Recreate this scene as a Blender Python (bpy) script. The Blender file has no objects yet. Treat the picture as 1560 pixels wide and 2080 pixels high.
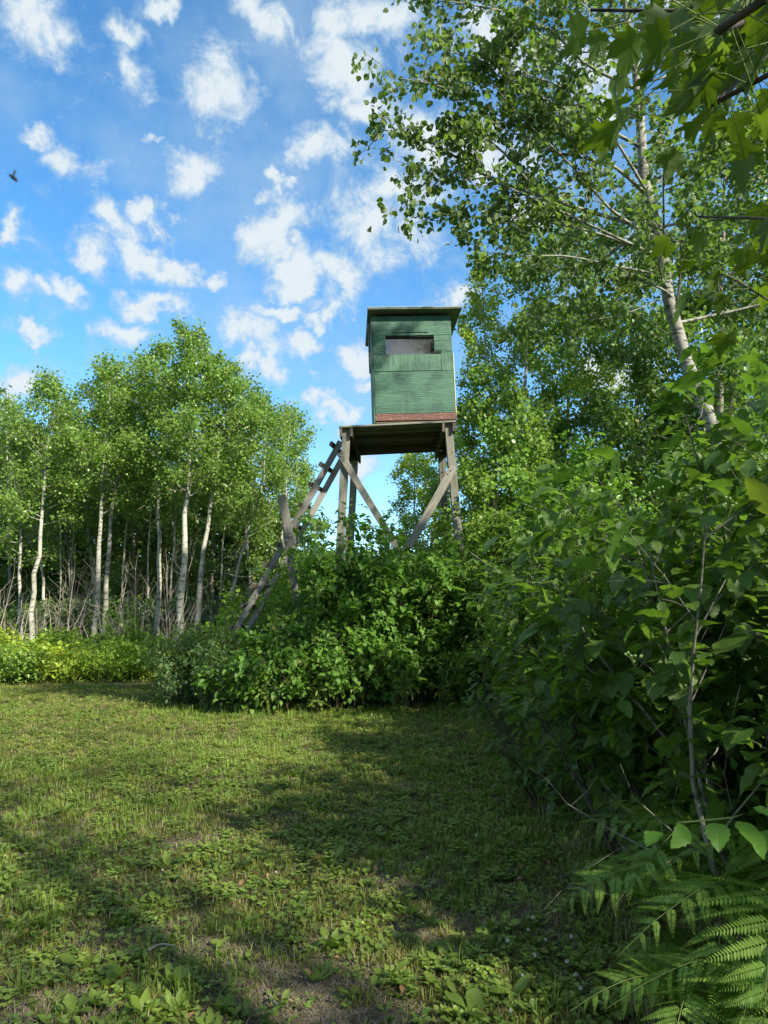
import bpy, math, random
import numpy as np
from mathutils import Matrix, Vector
PI = math.pi
R_ = math.radians
rng = np.random.default_rng(7)
random.seed(7)
scene = bpy.context.scene
COL = scene.collection

# ------------------------------------------------------------------ camera
CAM = np.array([0.0, 0.0, 1.6]); PITCH = R_(7.4); F = 1387.0
cam_d = bpy.data.cameras.new('camera'); cam = bpy.data.objects.new('camera', cam_d); COL.objects.link(cam)
cam.location = CAM; cam.rotation_euler = (PI/2 + PITCH, 0, 0)
cam_d.sensor_fit = 'VERTICAL'; cam_d.sensor_height = 36.0; cam_d.sensor_width = 27.0; cam_d.lens = 24.0
cam_d.clip_start = 0.05; cam_d.clip_end = 3000
cam_d.dof.use_dof = True; cam_d.dof.focus_distance = 11.0; cam_d.dof.aperture_fstop = 13.0
scene.camera = cam

# ------------------------------------------------------------------ light
SUN_AZ, SUN_EL = R_(135), R_(36)        # azimuth clockwise from +Y
SUN = np.array([math.sin(SUN_AZ)*math.cos(SUN_EL), math.cos(SUN_AZ)*math.cos(SUN_EL), math.sin(SUN_EL)])
world = bpy.data.worlds.new('World'); scene.world = world; world.use_nodes = True
wn = world.node_tree; wn.nodes.clear()
sun_d = bpy.data.lights.new('sun', 'SUN'); sun_o = bpy.data.objects.new('sun', sun_d); COL.objects.link(sun_o)
sun_d.energy = 2.75; sun_d.angle = R_(1.1); sun_d.color = (1.0, 0.93, 0.80)
sun_o.rotation_euler = Vector(SUN).to_track_quat('Z', 'Y').to_euler(); sun_o.location = Vector(SUN)*40
SKY_STRENGTH = 0.15
vs = scene.view_settings
vs.view_transform = 'Standard'; vs.look = 'None'; vs.gamma = 1.0; vs.exposure = 1.98; vs.use_curve_mapping = False
scene.cycles.max_bounces = 6; scene.cycles.diffuse_bounces = 3; scene.cycles.glossy_bounces = 2
scene.cycles.transmission_bounces = 4; scene.cycles.transparent_max_bounces = 4
scene.cycles.use_denoising = True
try: scene.cycles.denoiser = 'OPENIMAGEDENOISE'
except Exception: pass


class NT:
    """small helper for node trees"""
    def __init__(s, nt): s.nt = nt
    def n(s, t, ins=None, **kw):
        nd = s.nt.nodes.new(t)
        for k, v in kw.items(): setattr(nd, k, v)
        if ins:
            for k, v in ins.items():
                if isinstance(v, bpy.types.NodeSocket): s.nt.links.new(v, nd.inputs[k])
                else: nd.inputs[k].default_value = v
        return nd
    def math(s, op, a, b=0.0, c=0.0, clamp=False):
        nd = s.nt.nodes.new('ShaderNodeMath'); nd.operation = op; nd.use_clamp = clamp
        for i, v in enumerate((a, b, c)):
            if isinstance(v, bpy.types.NodeSocket): s.nt.links.new(v, nd.inputs[i])
            else: nd.inputs[i].default_value = v
        return nd.outputs[0]
    def mix(s, f, a, b, bt='MIX'):
        nd = s.nt.nodes.new('ShaderNodeMix'); nd.data_type = 'RGBA'; nd.blend_type = bt; nd.clamp_factor = True
        for i, v in ((0, f), (6, a), (7, b)):
            if isinstance(v, bpy.types.NodeSocket): s.nt.links.new(v, nd.inputs[i])
            else: nd.inputs[i].default_value = (tuple(v)+(1,))[:4] if isinstance(v, (tuple, list)) else v
        return nd.outputs[2]
    def step(s, v, lo, hi, o0=0.0, o1=1.0):
        nd = s.nt.nodes.new('ShaderNodeMapRange'); nd.interpolation_type = 'SMOOTHSTEP'
        s.nt.links.new(v, nd.inputs[0])
        for i, q in enumerate((lo, hi, o0, o1)): nd.inputs[i+1].default_value = q
        return nd.outputs[0]
    def noise(s, vec, scale, detail=4, rough=0.55, dist=0.0):
        return s.n('ShaderNodeTexNoise', {'Vector': vec, 'Scale': scale, 'Detail': detail, 'Roughness': rough, 'Distortion': dist}).outputs[0]
    def vmul(s, vec, v):
        return s.n('ShaderNodeVectorMath', {0: vec, 1: v}, operation='MULTIPLY').outputs[0]
    def link(s, a, b): s.nt.links.new(a, b)


# sky: Nishita sky with a broken layer of small cumulus, fixed in direction
def build_sky():
    t = NT(wn)
    sky = t.n('ShaderNodeTexSky', sky_type='NISHITA', sun_disc=False, sun_elevation=SUN_EL, sun_rotation=SUN_AZ,
              altitude=300, air_density=1.0, dust_density=0.0, ozone_density=2.6)
    hs = t.n('ShaderNodeHueSaturation', {'Color': sky.outputs[0], 'Saturation': 1.18, 'Value': 1.0})
    d = t.n('ShaderNodeTexCoord').outputs['Generated']
    cp, sp = math.cos(PITCH), math.sin(PITCH)
    def dot(v): return t.n('ShaderNodeVectorMath', {0: d, 1: v}, operation='DOT_PRODUCT').outputs['Value']
    fw = dot((0, cp, sp)); fwc = t.math('MAXIMUM', fw, 0.12)
    u = t.math('DIVIDE', dot((1, 0, 0)), fwc); v = t.math('DIVIDE', dot((0, -sp, cp)), fwc)
    uv = t.n('ShaderNodeCombineXYZ', {0: u, 1: v, 2: 0.0}).outputs[0]
    # plane projection for the texture of the layer
    sx = t.n('ShaderNodeSeparateXYZ', {0: d})
    z = t.math('MAXIMUM', t.math('ADD', sx.outputs[2], 0.12), 0.05)
    pl = t.n('ShaderNodeCombineXYZ', {0: t.math('DIVIDE', sx.outputs[0], z), 1: t.math('DIVIDE', sx.outputs[1], z), 2: 0.0}).outputs[0]
    wob = t.n('ShaderNodeTexNoise', {'Vector': d, 'Scale': 9.0, 'Detail': 5.0, 'Roughness': 0.62})
    wv = t.n('ShaderNodeVectorMath', {0: wob.outputs['Color'], 1: (0.5, 0.5, 0.5)}, operation='SUBTRACT').outputs[0]
    uvd = t.n('ShaderNodeVectorMath', {0: wv, 1: (0.20, 0.20, 0.0), 2: uv}, operation='MULTIPLY_ADD').outputs[0]
    blobs = [(60,25,85,55,0),(245,60,45,38,-20),(250,150,45,62,10),(432,195,78,88,30),(520,30,55,95,25),(340,5,40,22,0),
      (95,245,58,28,0),(158,305,68,52,-20),(372,350,66,48,0),(300,290,28,16,0),(315,415,30,30,40),(235,425,66,40,-30),
      (205,515,44,46,-30),(300,505,60,36,-30),(345,535,62,36,-15),(300,592,84,28,-10),(425,545,32,28,0),(130,585,52,30,0),(10,480,28,32,0),
      (15,595,42,48,0),(20,780,60,36,0),(262,650,62,34,0),(40,690,60,22,0),(640,310,70,60,0),(560,385,42,30,0),
      (560,480,92,58,0),(605,545,66,42,0),(590,622,56,24,0),(500,680,74,52,-30),(520,745,46,42,0),(625,700,44,44,0),
      (700,130,95,72,0),(760,50,120,60,0),(735,210,60,46,0),(820,370,74,56,30),(775,470,96,80,30),(700,575,66,56,40),
      (725,720,60,52,0),(745,780,40,30,0),(850,265,80,62,0),(945,565,60,44,0),(620,835,50,34,0),(690,865,60,28,0),
      (630,985,60,30,0),(745,950,40,50,0),(90,60,60,50,20),(1000,60,90,70,0),(1200,120,120,80,0),(1230,200,60,50,0),(1100,430,90,70,0),
      (1400,60,110,80,0),(660,640,40,30,0),(1000,300,90,70,0),(1350,560,90,60,0),(1250,760,90,60,0),(60,600,30,30,0)]
    acc = None
    for cx, cy, rx, ry, a in blobs:
        x = (cx-780)/F; y = (1040-cy)/F; a = R_(a)
        mp = t.n('ShaderNodeMapping', {'Vector': uvd, 'Location': (x, y, 0), 'Rotation': (0, 0, a), 'Scale': (rx*1.34/F, ry*1.34/F, 1)}, vector_type='TEXTURE')
        g = t.n('ShaderNodeTexGradient', {0: mp.outputs[0]}, gradient_type='SPHERICAL').outputs['Fac']
        acc = g if acc is None else t.math('SMOOTH_MAX', acc, g, 0.10)
    # elsewhere in the sky the same kind of layer from noise alone
    free = t.step(t.noise(pl, 2.3, 3, 0.5), 0.38, 0.60, 0.0, 0.85)
    au = t.math('ABSOLUTE', u); av = t.math('ABSOLUTE', v)
    inside = t.math('MULTIPLY', t.math('MULTIPLY', t.step(au, 0.56, 0.72, 1, 0), t.step(av, 0.74, 0.92, 1, 0)), t.step(fw, 0.2, 0.3))
    base = t.n('ShaderNodeMix', {0: inside, 2: free, 3: acc}).outputs[0]
    f1 = t.math('SUBTRACT', t.noise(d, 19.0, 9, 0.70, 0.5), 0.5)
    f2 = t.math('SUBTRACT', t.noise(d, 6.0, 4, 0.6), 0.5)
    fld = t.math('ADD', base, t.math('ADD', t.math('MULTIPLY', f1, 1.75), t.math('MULTIPLY', f2, 0.85)))
    dens = t.step(fld, -0.10, 0.84)
    veil = t.step(t.noise(d, 4.0, 6, 0.62), 0.42, 0.72, 0.0, 0.46)
    dens = t.math('MAXIMUM', t.math('MULTIPLY', dens, 0.97), veil)
    tone = t.step(t.math('ADD', fld, t.math('MULTIPLY', f1, 0.5)), 0.15, 0.9)
    ccol = t.mix(tone, (0.80, 1.12, 1.40), (1.36, 1.50, 1.58))
    sk = t.n('ShaderNodeVectorMath', {0: hs.outputs[0], 1: t.mix(t.step(sx.outputs[2], 0.05, 0.55), (0.35, 0.425, 0.455), (0.345, 0.475, 0.475))}, operation='MULTIPLY').outputs[0]
    allc = t.mix(dens, sk, ccol)
    bg = t.n('ShaderNodeBackground', {'Color': allc, 'Strength': SKY_STRENGTH})
    out = t.n('ShaderNodeOutputWorld'); t.link(bg.outputs[0], out.inputs[0])
build_sky()
world.cycles.sampling_method = 'MANUAL'; world.cycles.sample_map_resolution = 512

# ------------------------------------------------------------------ materials
def new_mat(name):
    m = bpy.data.materials.new(name); m.use_nodes = True; m.node_tree.nodes.clear()
    return m, NT(m.node_tree)

def out_surface(t, sh):
    o = t.n('ShaderNodeOutputMaterial'); t.link(sh, o.inputs[0])

def leaf_mat(name, dark, light, trans, yellow=(0.20, 0.31, 0.03), gloss=0.42, tmix=0.45, veins=0.0, odd=0.03, oddcol=(0.20, 0.17, 0.03)):
    m, t = new_mat(name)
    rnd = t.n('ShaderNodeAttribute', attribute_name='rnd').outputs['Fac']
    pos = t.n('ShaderNodeNewGeometry').outputs['Position']
    cl = t.noise(pos, 1.1, 3, 0.6)
    f = t.math('ADD', t.math('MULTIPLY', rnd, 0.75), t.math('MULTIPLY', t.math('SUBTRACT', cl, 0.4), 0.9), clamp=True)
    c = t.mix(f, dark, light)
    od = t.step(rnd, 1-odd-0.004, 1-odd)
    c = t.mix(t.math('MULTIPLY', od, 0.8), c, oddcol)
    nrm = None
    if veins:
        lu = t.n('ShaderNodeAttribute', attribute_name='lu').outputs['Fac']
        lv = t.n('ShaderNodeAttribute', attribute_name='lv').outputs['Fac']
        av = t.math('ABSOLUTE', lv)
        mid = t.step(av, 0.0, 0.06, 1, 0)
        ph = t.math('SUBTRACT', t.math('MULTIPLY', lu, 9.0), t.math('MULTIPLY', av, 5.0))
        saw = t.math('ABSOLUTE', t.math('SUBTRACT', t.math('FRACT', ph), 0.5))
        side = t.step(saw, 0.0, 0.12, 1, 0)
        vn = t.math('MAXIMUM', mid, t.math('MULTIPLY', side, 0.6))
        c = t.mix(t.math('MULTIPLY', vn, veins), c, (light[0]*1.6+.02, light[1]*1.45+.02, light[2]*1.5+.01))
        sp = t.noise(pos, 60, 3, 0.6)
        c = t.mix(t.step(sp, 0.68, 0.78, 0, 0.35), c, (0.12, 0.13, 0.03))
        bmp = t.n('ShaderNodeBump', {'Height': t.math('SUBTRACT', t.math('MULTIPLY', saw, 1.2), vn), 'Strength': 0.35, 'Distance': 0.004})
        nrm = bmp.outputs[0]
    p = t.n('ShaderNodeBsdfPrincipled', {'Base Color': c, 'Roughness': gloss, 'Specular IOR Level': 0.42})
    tc = t.mix(0.5, c, yellow)
    tc = t.n('ShaderNodeVectorMath', {0: tc, 1: trans}, operation='MULTIPLY').outputs[0]
    tr = t.n('ShaderNodeBsdfTranslucent', {'Color': tc})
    if nrm: t.link(nrm, p.inputs['Normal'])
    mx = t.n('ShaderNodeMixShader', {0: tmix, 1: p.outputs[0], 2: tr.outputs[0]})
    out_surface(t, mx.outputs[0])
    return m

M = {}
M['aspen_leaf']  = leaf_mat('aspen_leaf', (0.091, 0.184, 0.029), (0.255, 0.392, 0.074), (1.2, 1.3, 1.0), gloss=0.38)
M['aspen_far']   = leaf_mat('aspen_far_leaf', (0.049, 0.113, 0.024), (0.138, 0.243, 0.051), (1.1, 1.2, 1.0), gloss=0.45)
M['aspen_near']  = leaf_mat('aspen_near_leaf', (0.051, 0.104, 0.025), (0.143, 0.220, 0.051), (1.1, 1.2, 0.9), gloss=0.33, veins=0.3)
M['poplar_leaf'] = leaf_mat('poplar_leaf', (0.189, 0.285, 0.025), (0.442, 0.535, 0.058), (1.2, 1.3, 0.9))
M['brush_leaf']  = leaf_mat('brush_leaf', (0.056, 0.136, 0.021), (0.170, 0.316, 0.046), (1.1, 1.3, 0.9), gloss=0.42, veins=0.22)
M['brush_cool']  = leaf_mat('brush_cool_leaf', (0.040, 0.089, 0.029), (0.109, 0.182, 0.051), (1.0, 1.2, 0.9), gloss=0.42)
M['lime_leaf']   = leaf_mat('lime_leaf', (0.116, 0.220, 0.023), (0.272, 0.413, 0.044), (1.2, 1.3, 0.8), gloss=0.45)
M['hazel_leaf']  = leaf_mat('hazel_leaf', (0.085, 0.20, 0.020), (0.15, 0.31, 0.035), (1.2, 1.3, 0.8), gloss=0.45, veins=0.4)
M['wall_leaf']   = leaf_mat('thicket_leaf', (0.042, 0.096, 0.018), (0.122, 0.210, 0.036), (1.1, 1.3, 0.8), gloss=0.36, veins=0.35)
M['maple_leaf']  = leaf_mat('maple_leaf', (0.041, 0.084, 0.013), (0.096, 0.151, 0.021), (1.2, 1.3, 0.8), yellow=(0.16, 0.24, 0.01), gloss=0.6, veins=0.0, tmix=0.42)
M['fern_leaf']   = leaf_mat('fern_leaf', (0.098, 0.187, 0.026), (0.230, 0.363, 0.055), (1.1, 1.3, 0.8), gloss=0.5, odd=0.0)
M['weed_leaf']   = leaf_mat('weed_leaf', (0.085, 0.155, 0.023), (0.227, 0.316, 0.048), (1.0, 1.1, 0.8), gloss=0.45, veins=0.2)

def bark_mat(name, base, mark, amount, hscale=1.0):
    m, t = new_mat(name)
    tc = t.n('ShaderNodeTexCoord').outputs['Object']
    st = t.vmul(tc, (7*hscale, 7*hscale, 22*hscale))
    marks = t.step(t.noise(st, 1.0, 4, 0.6), 0.60-amount*0.14, 0.68-amount*0.12)
    big = t.noise(tc, 2.2, 5, 0.62, 0.4)
    knots = t.step(t.noise(t.vmul(tc, (3, 3, 5)), 1.6, 2, 0.5), 0.69, 0.74)
    c = t.mix(t.step(big, 0.35, 0.7), base, (base[0]*0.62, base[1]*0.66, base[2]*0.58))
    c = t.mix(t.math('MULTIPLY', t.math('MAXIMUM', marks, knots), 0.85), c, mark)
    bmp = t.n('ShaderNodeBump', {'Height': t.math('ADD', t.math('MULTIPLY', marks, 0.8), t.noise(st, 3.0, 3, 0.6)), 'Strength': 0.5, 'Distance': 0.01})
    p = t.n('ShaderNodeBsdfPrincipled', {'Base Color': c, 'Roughness': 0.8, 'Specular IOR Level': 0.25, 'Normal': bmp.outputs[0]})
    out_surface(t, p.outputs[0]); return m
M['bark_white'] = bark_mat('aspen_bark', (0.40, 0.385, 0.325), (0.07, 0.065, 0.05), 0.45)
M['bark_near']  = bark_mat('aspen_bark_near', (0.29, 0.285, 0.245), (0.05, 0.045, 0.036), 0.62, 1.5)
M['bark_grey']  = bark_mat('grey_bark', (0.22, 0.20, 0.16), (0.07, 0.06, 0.05), 0.6)
M['bark_dark']  = bark_mat('dark_bark', (0.085, 0.070, 0.052), (0.03, 0.025, 0.02), 0.5)
M['twig_dead']  = bark_mat('dead_twig_bark', (0.34, 0.30, 0.25), (0.12, 0.10, 0.08), 0.4)
M['stem_green'] = bark_mat('green_stem', (0.12, 0.16, 0.045), (0.08, 0.07, 0.03), 0.2)

def wood_mat(name, a, b, green, crack=1.0):
    m, t = new_mat(name)
    tc = t.n('ShaderNodeTexCoord').outputs['Object']
    r = t.n('ShaderNodeObjectInfo').outputs['Random']
    off = t.n('ShaderNodeCombineXYZ', {0: t.math('MULTIPLY', r, 31.0), 1: t.math('MULTIPLY', r, 17.0), 2: t.math('MULTIPLY', r, 7.0)}).outputs[0]
    tc = t.n('ShaderNodeVectorMath', {0: tc, 1: off}, operation='ADD').outputs[0]
    g = t.noise(t.vmul(tc, (1.6, 34, 34)), 1.6, 7, 0.68, 0.6)
    g2 = t.noise(t.vmul(tc, (0.8, 9, 9)), 1.2, 4, 0.6, 0.8)
    blot = t.noise(tc, 2.6, 5, 0.6)
    kn = t.n('ShaderNodeTexVoronoi', {'Vector': t.vmul(tc, (2.2, 8, 8)), 'Scale': 1.0}).outputs['Distance']
    c = t.mix(t.step(g, 0.3, 0.7), a, b)
    c = t.mix(t.step(g2, 0.35, 0.75, 0, 0.55), c, (b[0]*1.1, b[1]*1.0, b[2]*0.86))
    c = t.mix(t.step(blot, 0.46, 0.66, 0, 0.6), c, green)
    cr = t.step(g, 0.33, 0.40, 1, 0)
    c = t.mix(t.math('MULTIPLY', cr, 0.8*crack), c, (0.025, 0.021, 0.017))
    c = t.mix(t.step(kn, 0.04, 0.11, 0.85, 0), c, (0.035, 0.026, 0.02))
    c = t.n('ShaderNodeHueSaturation', {'Color': c, 'Value': t.math('ADD', 0.8, t.math('MULTIPLY', r, 0.4))}).outputs[0]
    bmp = t.n('ShaderNodeBump', {'Height': t.math('SUBTRACT', g, cr), 'Strength': 0.7, 'Distance': 0.006})
    p = t.n('ShaderNodeBsdfPrincipled', {'Base Color': c, 'Roughness': 0.88, 'Specular IOR Level': 0.2, 'Normal': bmp.outputs[0]})
    out_surface(t, p.outputs[0]); return m
M['wood'] = wood_mat('weathered_wood', (0.110, 0.110, 0.092), (0.205, 0.200, 0.168), (0.110, 0.130, 0.085))
M['wood_dark'] = wood_mat('dark_weathered_wood', (0.055, 0.048, 0.038), (0.13, 0.115, 0.09), (0.08, 0.085, 0.055))
M['wood_light'] = wood_mat('light_weathered_wood', (0.130, 0.124, 0.108), (0.240, 0.228, 0.198), (0.150, 0.155, 0.122))

def paint_mat(name, base, light, dark, vert=False, chips=0.0, chipcol=(0.4, 0.36, 0.3)):
    m, t = new_mat(name)
    tc = t.n('ShaderNodeTexCoord').outputs['Object']
    r = t.n('ShaderNodeObjectInfo').outputs['Random']
    off = t.n('ShaderNodeCombineXYZ', {0: t.math('MULTIPLY', r, 13.0), 1: 0.0, 2: t.math('MULTIPLY', r, 7.0)}).outputs[0]
    tc = t.n('ShaderNodeVectorMath', {0: tc, 1: off}, operation='ADD').outputs[0]
    s = (11, 11, 1.1) if vert else (1.1, 1.1, 15)
    g = t.noise(t.vmul(tc, s), 1.6, 6, 0.66, 1.2)
    gf = t.noise(t.vmul(tc, (s[0]*5, s[1]*5, s[2]*5)), 1.6, 4, 0.7, 0.6)
    bl = t.noise(tc, 2.7, 5, 0.6, 0.3)
    c = t.mix(t.step(g, 0.3, 0.7), base, light)
    c = t.mix(t.step(bl, 0.42, 0.66, 0, 0.75), c, dark)
    st_ = t.noise(t.vmul(tc, (14, 14, 0.9)), 1.0, 4, 0.6)
    c = t.mix(t.step(st_, 0.56, 0.72, 0, 0.35), c, (light[0]*1.5, light[1]*1.15, light[2]*1.35))
    c = t.mix(t.step(gf, 0.36, 0.46, 0.5, 0), c, (dark[0]*.5, dark[1]*.5, dark[2]*.5))
    ck = t.noise(t.vmul(tc, (0.5, 0.5, 26) if not vert else (22, 22, 0.6)), 1.0, 3, 0.5, 0.8)
    c = t.mix(t.math('MULTIPLY', t.step(t.math('ABSOLUTE', t.math('SUBTRACT', ck, 0.5)), 0.0, 0.018, 1, 0), t.step(bl, 0.45, 0.6, 0, 0.8)), c, (0.008, 0.018, 0.012))
    if chips:
        ch = t.noise(t.vmul(tc, (3, 3, 12)), 6, 4, 0.6)
        c = t.mix(t.step(ch, 0.66-chips*.1, 0.69-chips*.1, 0, 0.9), c, chipcol)
    bmp = t.n('ShaderNodeBump', {'Height': t.math('ADD', g, t.math('MULTIPLY', gf, 0.35)), 'Strength': 0.9, 'Distance': 0.016})
    p = t.n('ShaderNodeBsdfPrincipled', {'Base Color': c, 'Roughness': 0.52, 'Specular IOR Level': 0.35, 'Normal': bmp.outputs[0]})
    out_surface(t, p.outputs[0]); return m
M['green_paint'] = paint_mat('green_paint', (0.036, 0.108, 0.064), (0.060, 0.146, 0.088), (0.019, 0.066, 0.046))
M['green_vert'] = paint_mat('green_paint_upright_grain', (0.037, 0.110, 0.062), (0.064, 0.155, 0.088), (0.021, 0.073, 0.047), vert=True)
M['red_paint'] = paint_mat('red_brown_paint', (0.115, 0.046, 0.032), (0.15, 0.065, 0.046), (0.075, 0.032, 0.025), chips=0.35)
M['roof_paint'] = paint_mat('roof_underside_paint', (0.13, 0.165, 0.125), (0.19, 0.22, 0.17), (0.08, 0.11, 0.08))

def plain_mat(name, col, rough=0.6, metal=0.0, spec=0.4):
    m, t = new_mat(name)
    pos = t.n('ShaderNodeTexCoord').outputs['Object']
    nz = t.noise(pos, 14, 4, 0.6)
    c = t.mix(nz, (col[0]*.75, col[1]*.75, col[2]*.75), (col[0]*1.2, col[1]*1.2, col[2]*1.2))
    p = t.n('ShaderNodeBsdfPrincipled', {'Base Color': c, 'Roughness': rough, 'Metallic': metal, 'Specular IOR Level': spec})
    out_surface(t, p.outputs[0]); return m
M['trim_pale'] = plain_mat('pale_trim', (0.42, 0.40, 0.25))
M['roof_edge'] = plain_mat('roof_sheet_edge', (0.30, 0.34, 0.30), 0.5)
M['metal'] = plain_mat('dull_metal', (0.35, 0.35, 0.33), 0.4, 0.9)
M['dark_slot'] = plain_mat('dark_interior', (0.012, 0.012, 0.011), 0.8)
M['insect'] = plain_mat('insect_body', (0.02, 0.018, 0.016), 0.4)
M['berry'] = plain_mat('green_berry', (0.16, 0.26, 0.06), 0.35)
M['white_petal'] = plain_mat('clover_petal', (0.62, 0.60, 0.54), 0.7)
M['dead_leaf'] = plain_mat('dead_leaf', (0.22, 0.13, 0.06), 0.7)
M['orange_leaf'] = plain_mat('orange_dead_leaf', (0.42, 0.10, 0.02), 0.6)
def pane_mat():
    m, t = new_mat('window_plastic')
    p = t.n('ShaderNodeBsdfPrincipled', {'Base Color': (0.035, 0.034, 0.034, 1), 'Roughness': 0.04, 'Specular IOR Level': 0.9, 'IOR': 1.9})
    pos = t.n('ShaderNodeTexCoord').outputs['Object']
    b = t.n('ShaderNodeBump', {'Height': t.noise(pos, 3.0, 2, 0.5), 'Strength': 0.05, 'Distance': 0.02}); t.link(b.outputs[0], p.inputs['Normal'])
    out_surface(t, p.outputs[0]); return m
M['pane'] = pane_mat()

# ------------------------------------------------------------------ object helpers
def tag(o, label=None, cat=None, group=None, kind=None):
    if label: o['label'] = label
    if cat: o['category'] = cat
    if group: o['group'] = group
    if kind: o['kind'] = kind
    return o
def empty(name, loc, label=None, cat=None, group=None):
    o = bpy.data.objects.new(name, None); COL.objects.link(o); o.location = tuple(loc); o.empty_display_size = 0.1
    return tag(o, label, cat, group)
def mesh_np(name, V, Fc, mat, attrs=None, smooth=True):
    """V (n,3); Fc (m,k) equal-sized faces"""
    V = np.asarray(V, np.float32); Fc = np.asarray(Fc, np.int32)
    me = bpy.data.meshes.new(name); k = Fc.shape[1]
    me.vertices.add(len(V)); me.vertices.foreach_set('co', V.ravel())
    me.loops.add(Fc.size); me.loops.foreach_set('vertex_index', Fc.ravel())
    me.polygons.add(len(Fc)); me.polygons.foreach_set('loop_start', np.arange(0, Fc.size, k, dtype=np.int32))
    if smooth: me.polygons.foreach_set('use_smooth', np.ones(len(Fc), bool))
    me.update(calc_edges=True)
    if attrs:
        for kx, v in attrs.items():
            a = me.attributes.new(kx, 'FLOAT', 'POINT'); a.data.foreach_set('value', np.asarray(v, np.float32))
    me.materials.append(mat)
    return me
def obj(name, me, parent=None, loc=None):
    o = bpy.data.objects.new(name, me); COL.objects.link(o)
    if parent: o.parent = parent
    if loc is not None: o.location = tuple(loc)
    return o
def W(px, py, Y):
    """world point seen at photo pixel px,py at depth Y (metres north of the camera)"""
    u = (px-780)/F; v = (1040-py)/F; cp, sp = math.cos(PITCH), math.sin(PITCH)
    t = Y/(cp - v*sp); return np.array([u*t, Y, 1.6 + t*(sp + v*cp)])
def project(P):
    d = P - CAM; cp, sp = math.cos(PITCH), math.sin(PITCH)
    f = d[:, 1]*cp + d[:, 2]*sp; v = -d[:, 1]*sp + d[:, 2]*cp
    fs = np.where(f > 0.05, f, 0.05)
    return 780 + F*d[:, 0]/fs, 1040 - F*v/fs, f
def norm(v): return v/np.maximum(np.linalg.norm(v, axis=-1, keepdims=True), 1e-9)

# value noise for masks
_pt = np.random.default_rng(3).random((256, 256))
def vnoise(x, y, s=1.0, oct=3):
    r = np.zeros_like(x, float); a = 1.0; tot = 0
    for i in range(oct):
        X = x*s*(2**i) + 17.3*i; Y = y*s*(2**i) + 5.1*i
        xi = np.floor(X).astype(int); yi = np.floor(Y).astype(int); fx = X-xi; fy = Y-yi
        fx = fx*fx*(3-2*fx); fy = fy*fy*(3-2*fy)
        g = lambda a_, b_: _pt[(a_) & 255, (b_) & 255]
        r += a*((g(xi, yi)*(1-fx)+g(xi+1, yi)*fx)*(1-fy) + (g(xi, yi+1)*(1-fx)+g(xi+1, yi+1)*fx)*fy); tot += a; a *= 0.5
    return r/tot
def ground_z(x, y):
    return 0.05*(vnoise(x+50, y+50, 0.5, 2)-0.5) + 0.025*(vnoise(x+20, y+20, 2.5, 2)-0.5)

# ---- soil patches: (photo pixel on the ground -> plan position)
def G(px, py):
    u = (px-780)/F; v = (1040-py)/F; cp, sp = math.cos(PITCH), math.sin(PITCH)
    t = -1.6/(sp + v*cp); return np.array([u*t, t*(cp - v*sp)])
bare_spots = [(*G(590, 2000), .34, .32, .95), (*G(640, 2070), .42, .2, 1.0), (*G(30, 2050), .4, .18, .8), (*G(110, 1700), .5, .4, .42), (*G(190, 1760), .5, .3, .38),
              (*G(220, 1388), 1.5, .28, 1.1), (*G(1010, 1425), 1.1, .75, .8), (*G(240, 1900), .3, .16, .7), (*G(1150, 1560), .3, .8, .65),
              (*G(800, 1780), .45, .25, .5), (*G(400, 1700), .4, .3, .4), (*G(480, 1930), .4, .2, .55), (*G(880, 1880), .35, .2, .5), (*G(1130, 1880), .25, .4, .6), (*G(850, 1440), .2, .3, .6),
              (*G(620, 1430), 2.2, .25, .35)]
def bareness(x, y):
    b = np.zeros_like(x, float)
    for cx, cy, rx, ry, a in bare_spots:
        b = np.maximum(b, a*np.exp(-(((x-cx)/rx)**2 + ((y-cy)/ry)**2)))
    return np.clip(b*1.0 + 0.55*(vnoise(x+9, y+9, 3.2, 3)-0.60), 0, 1)

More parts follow.
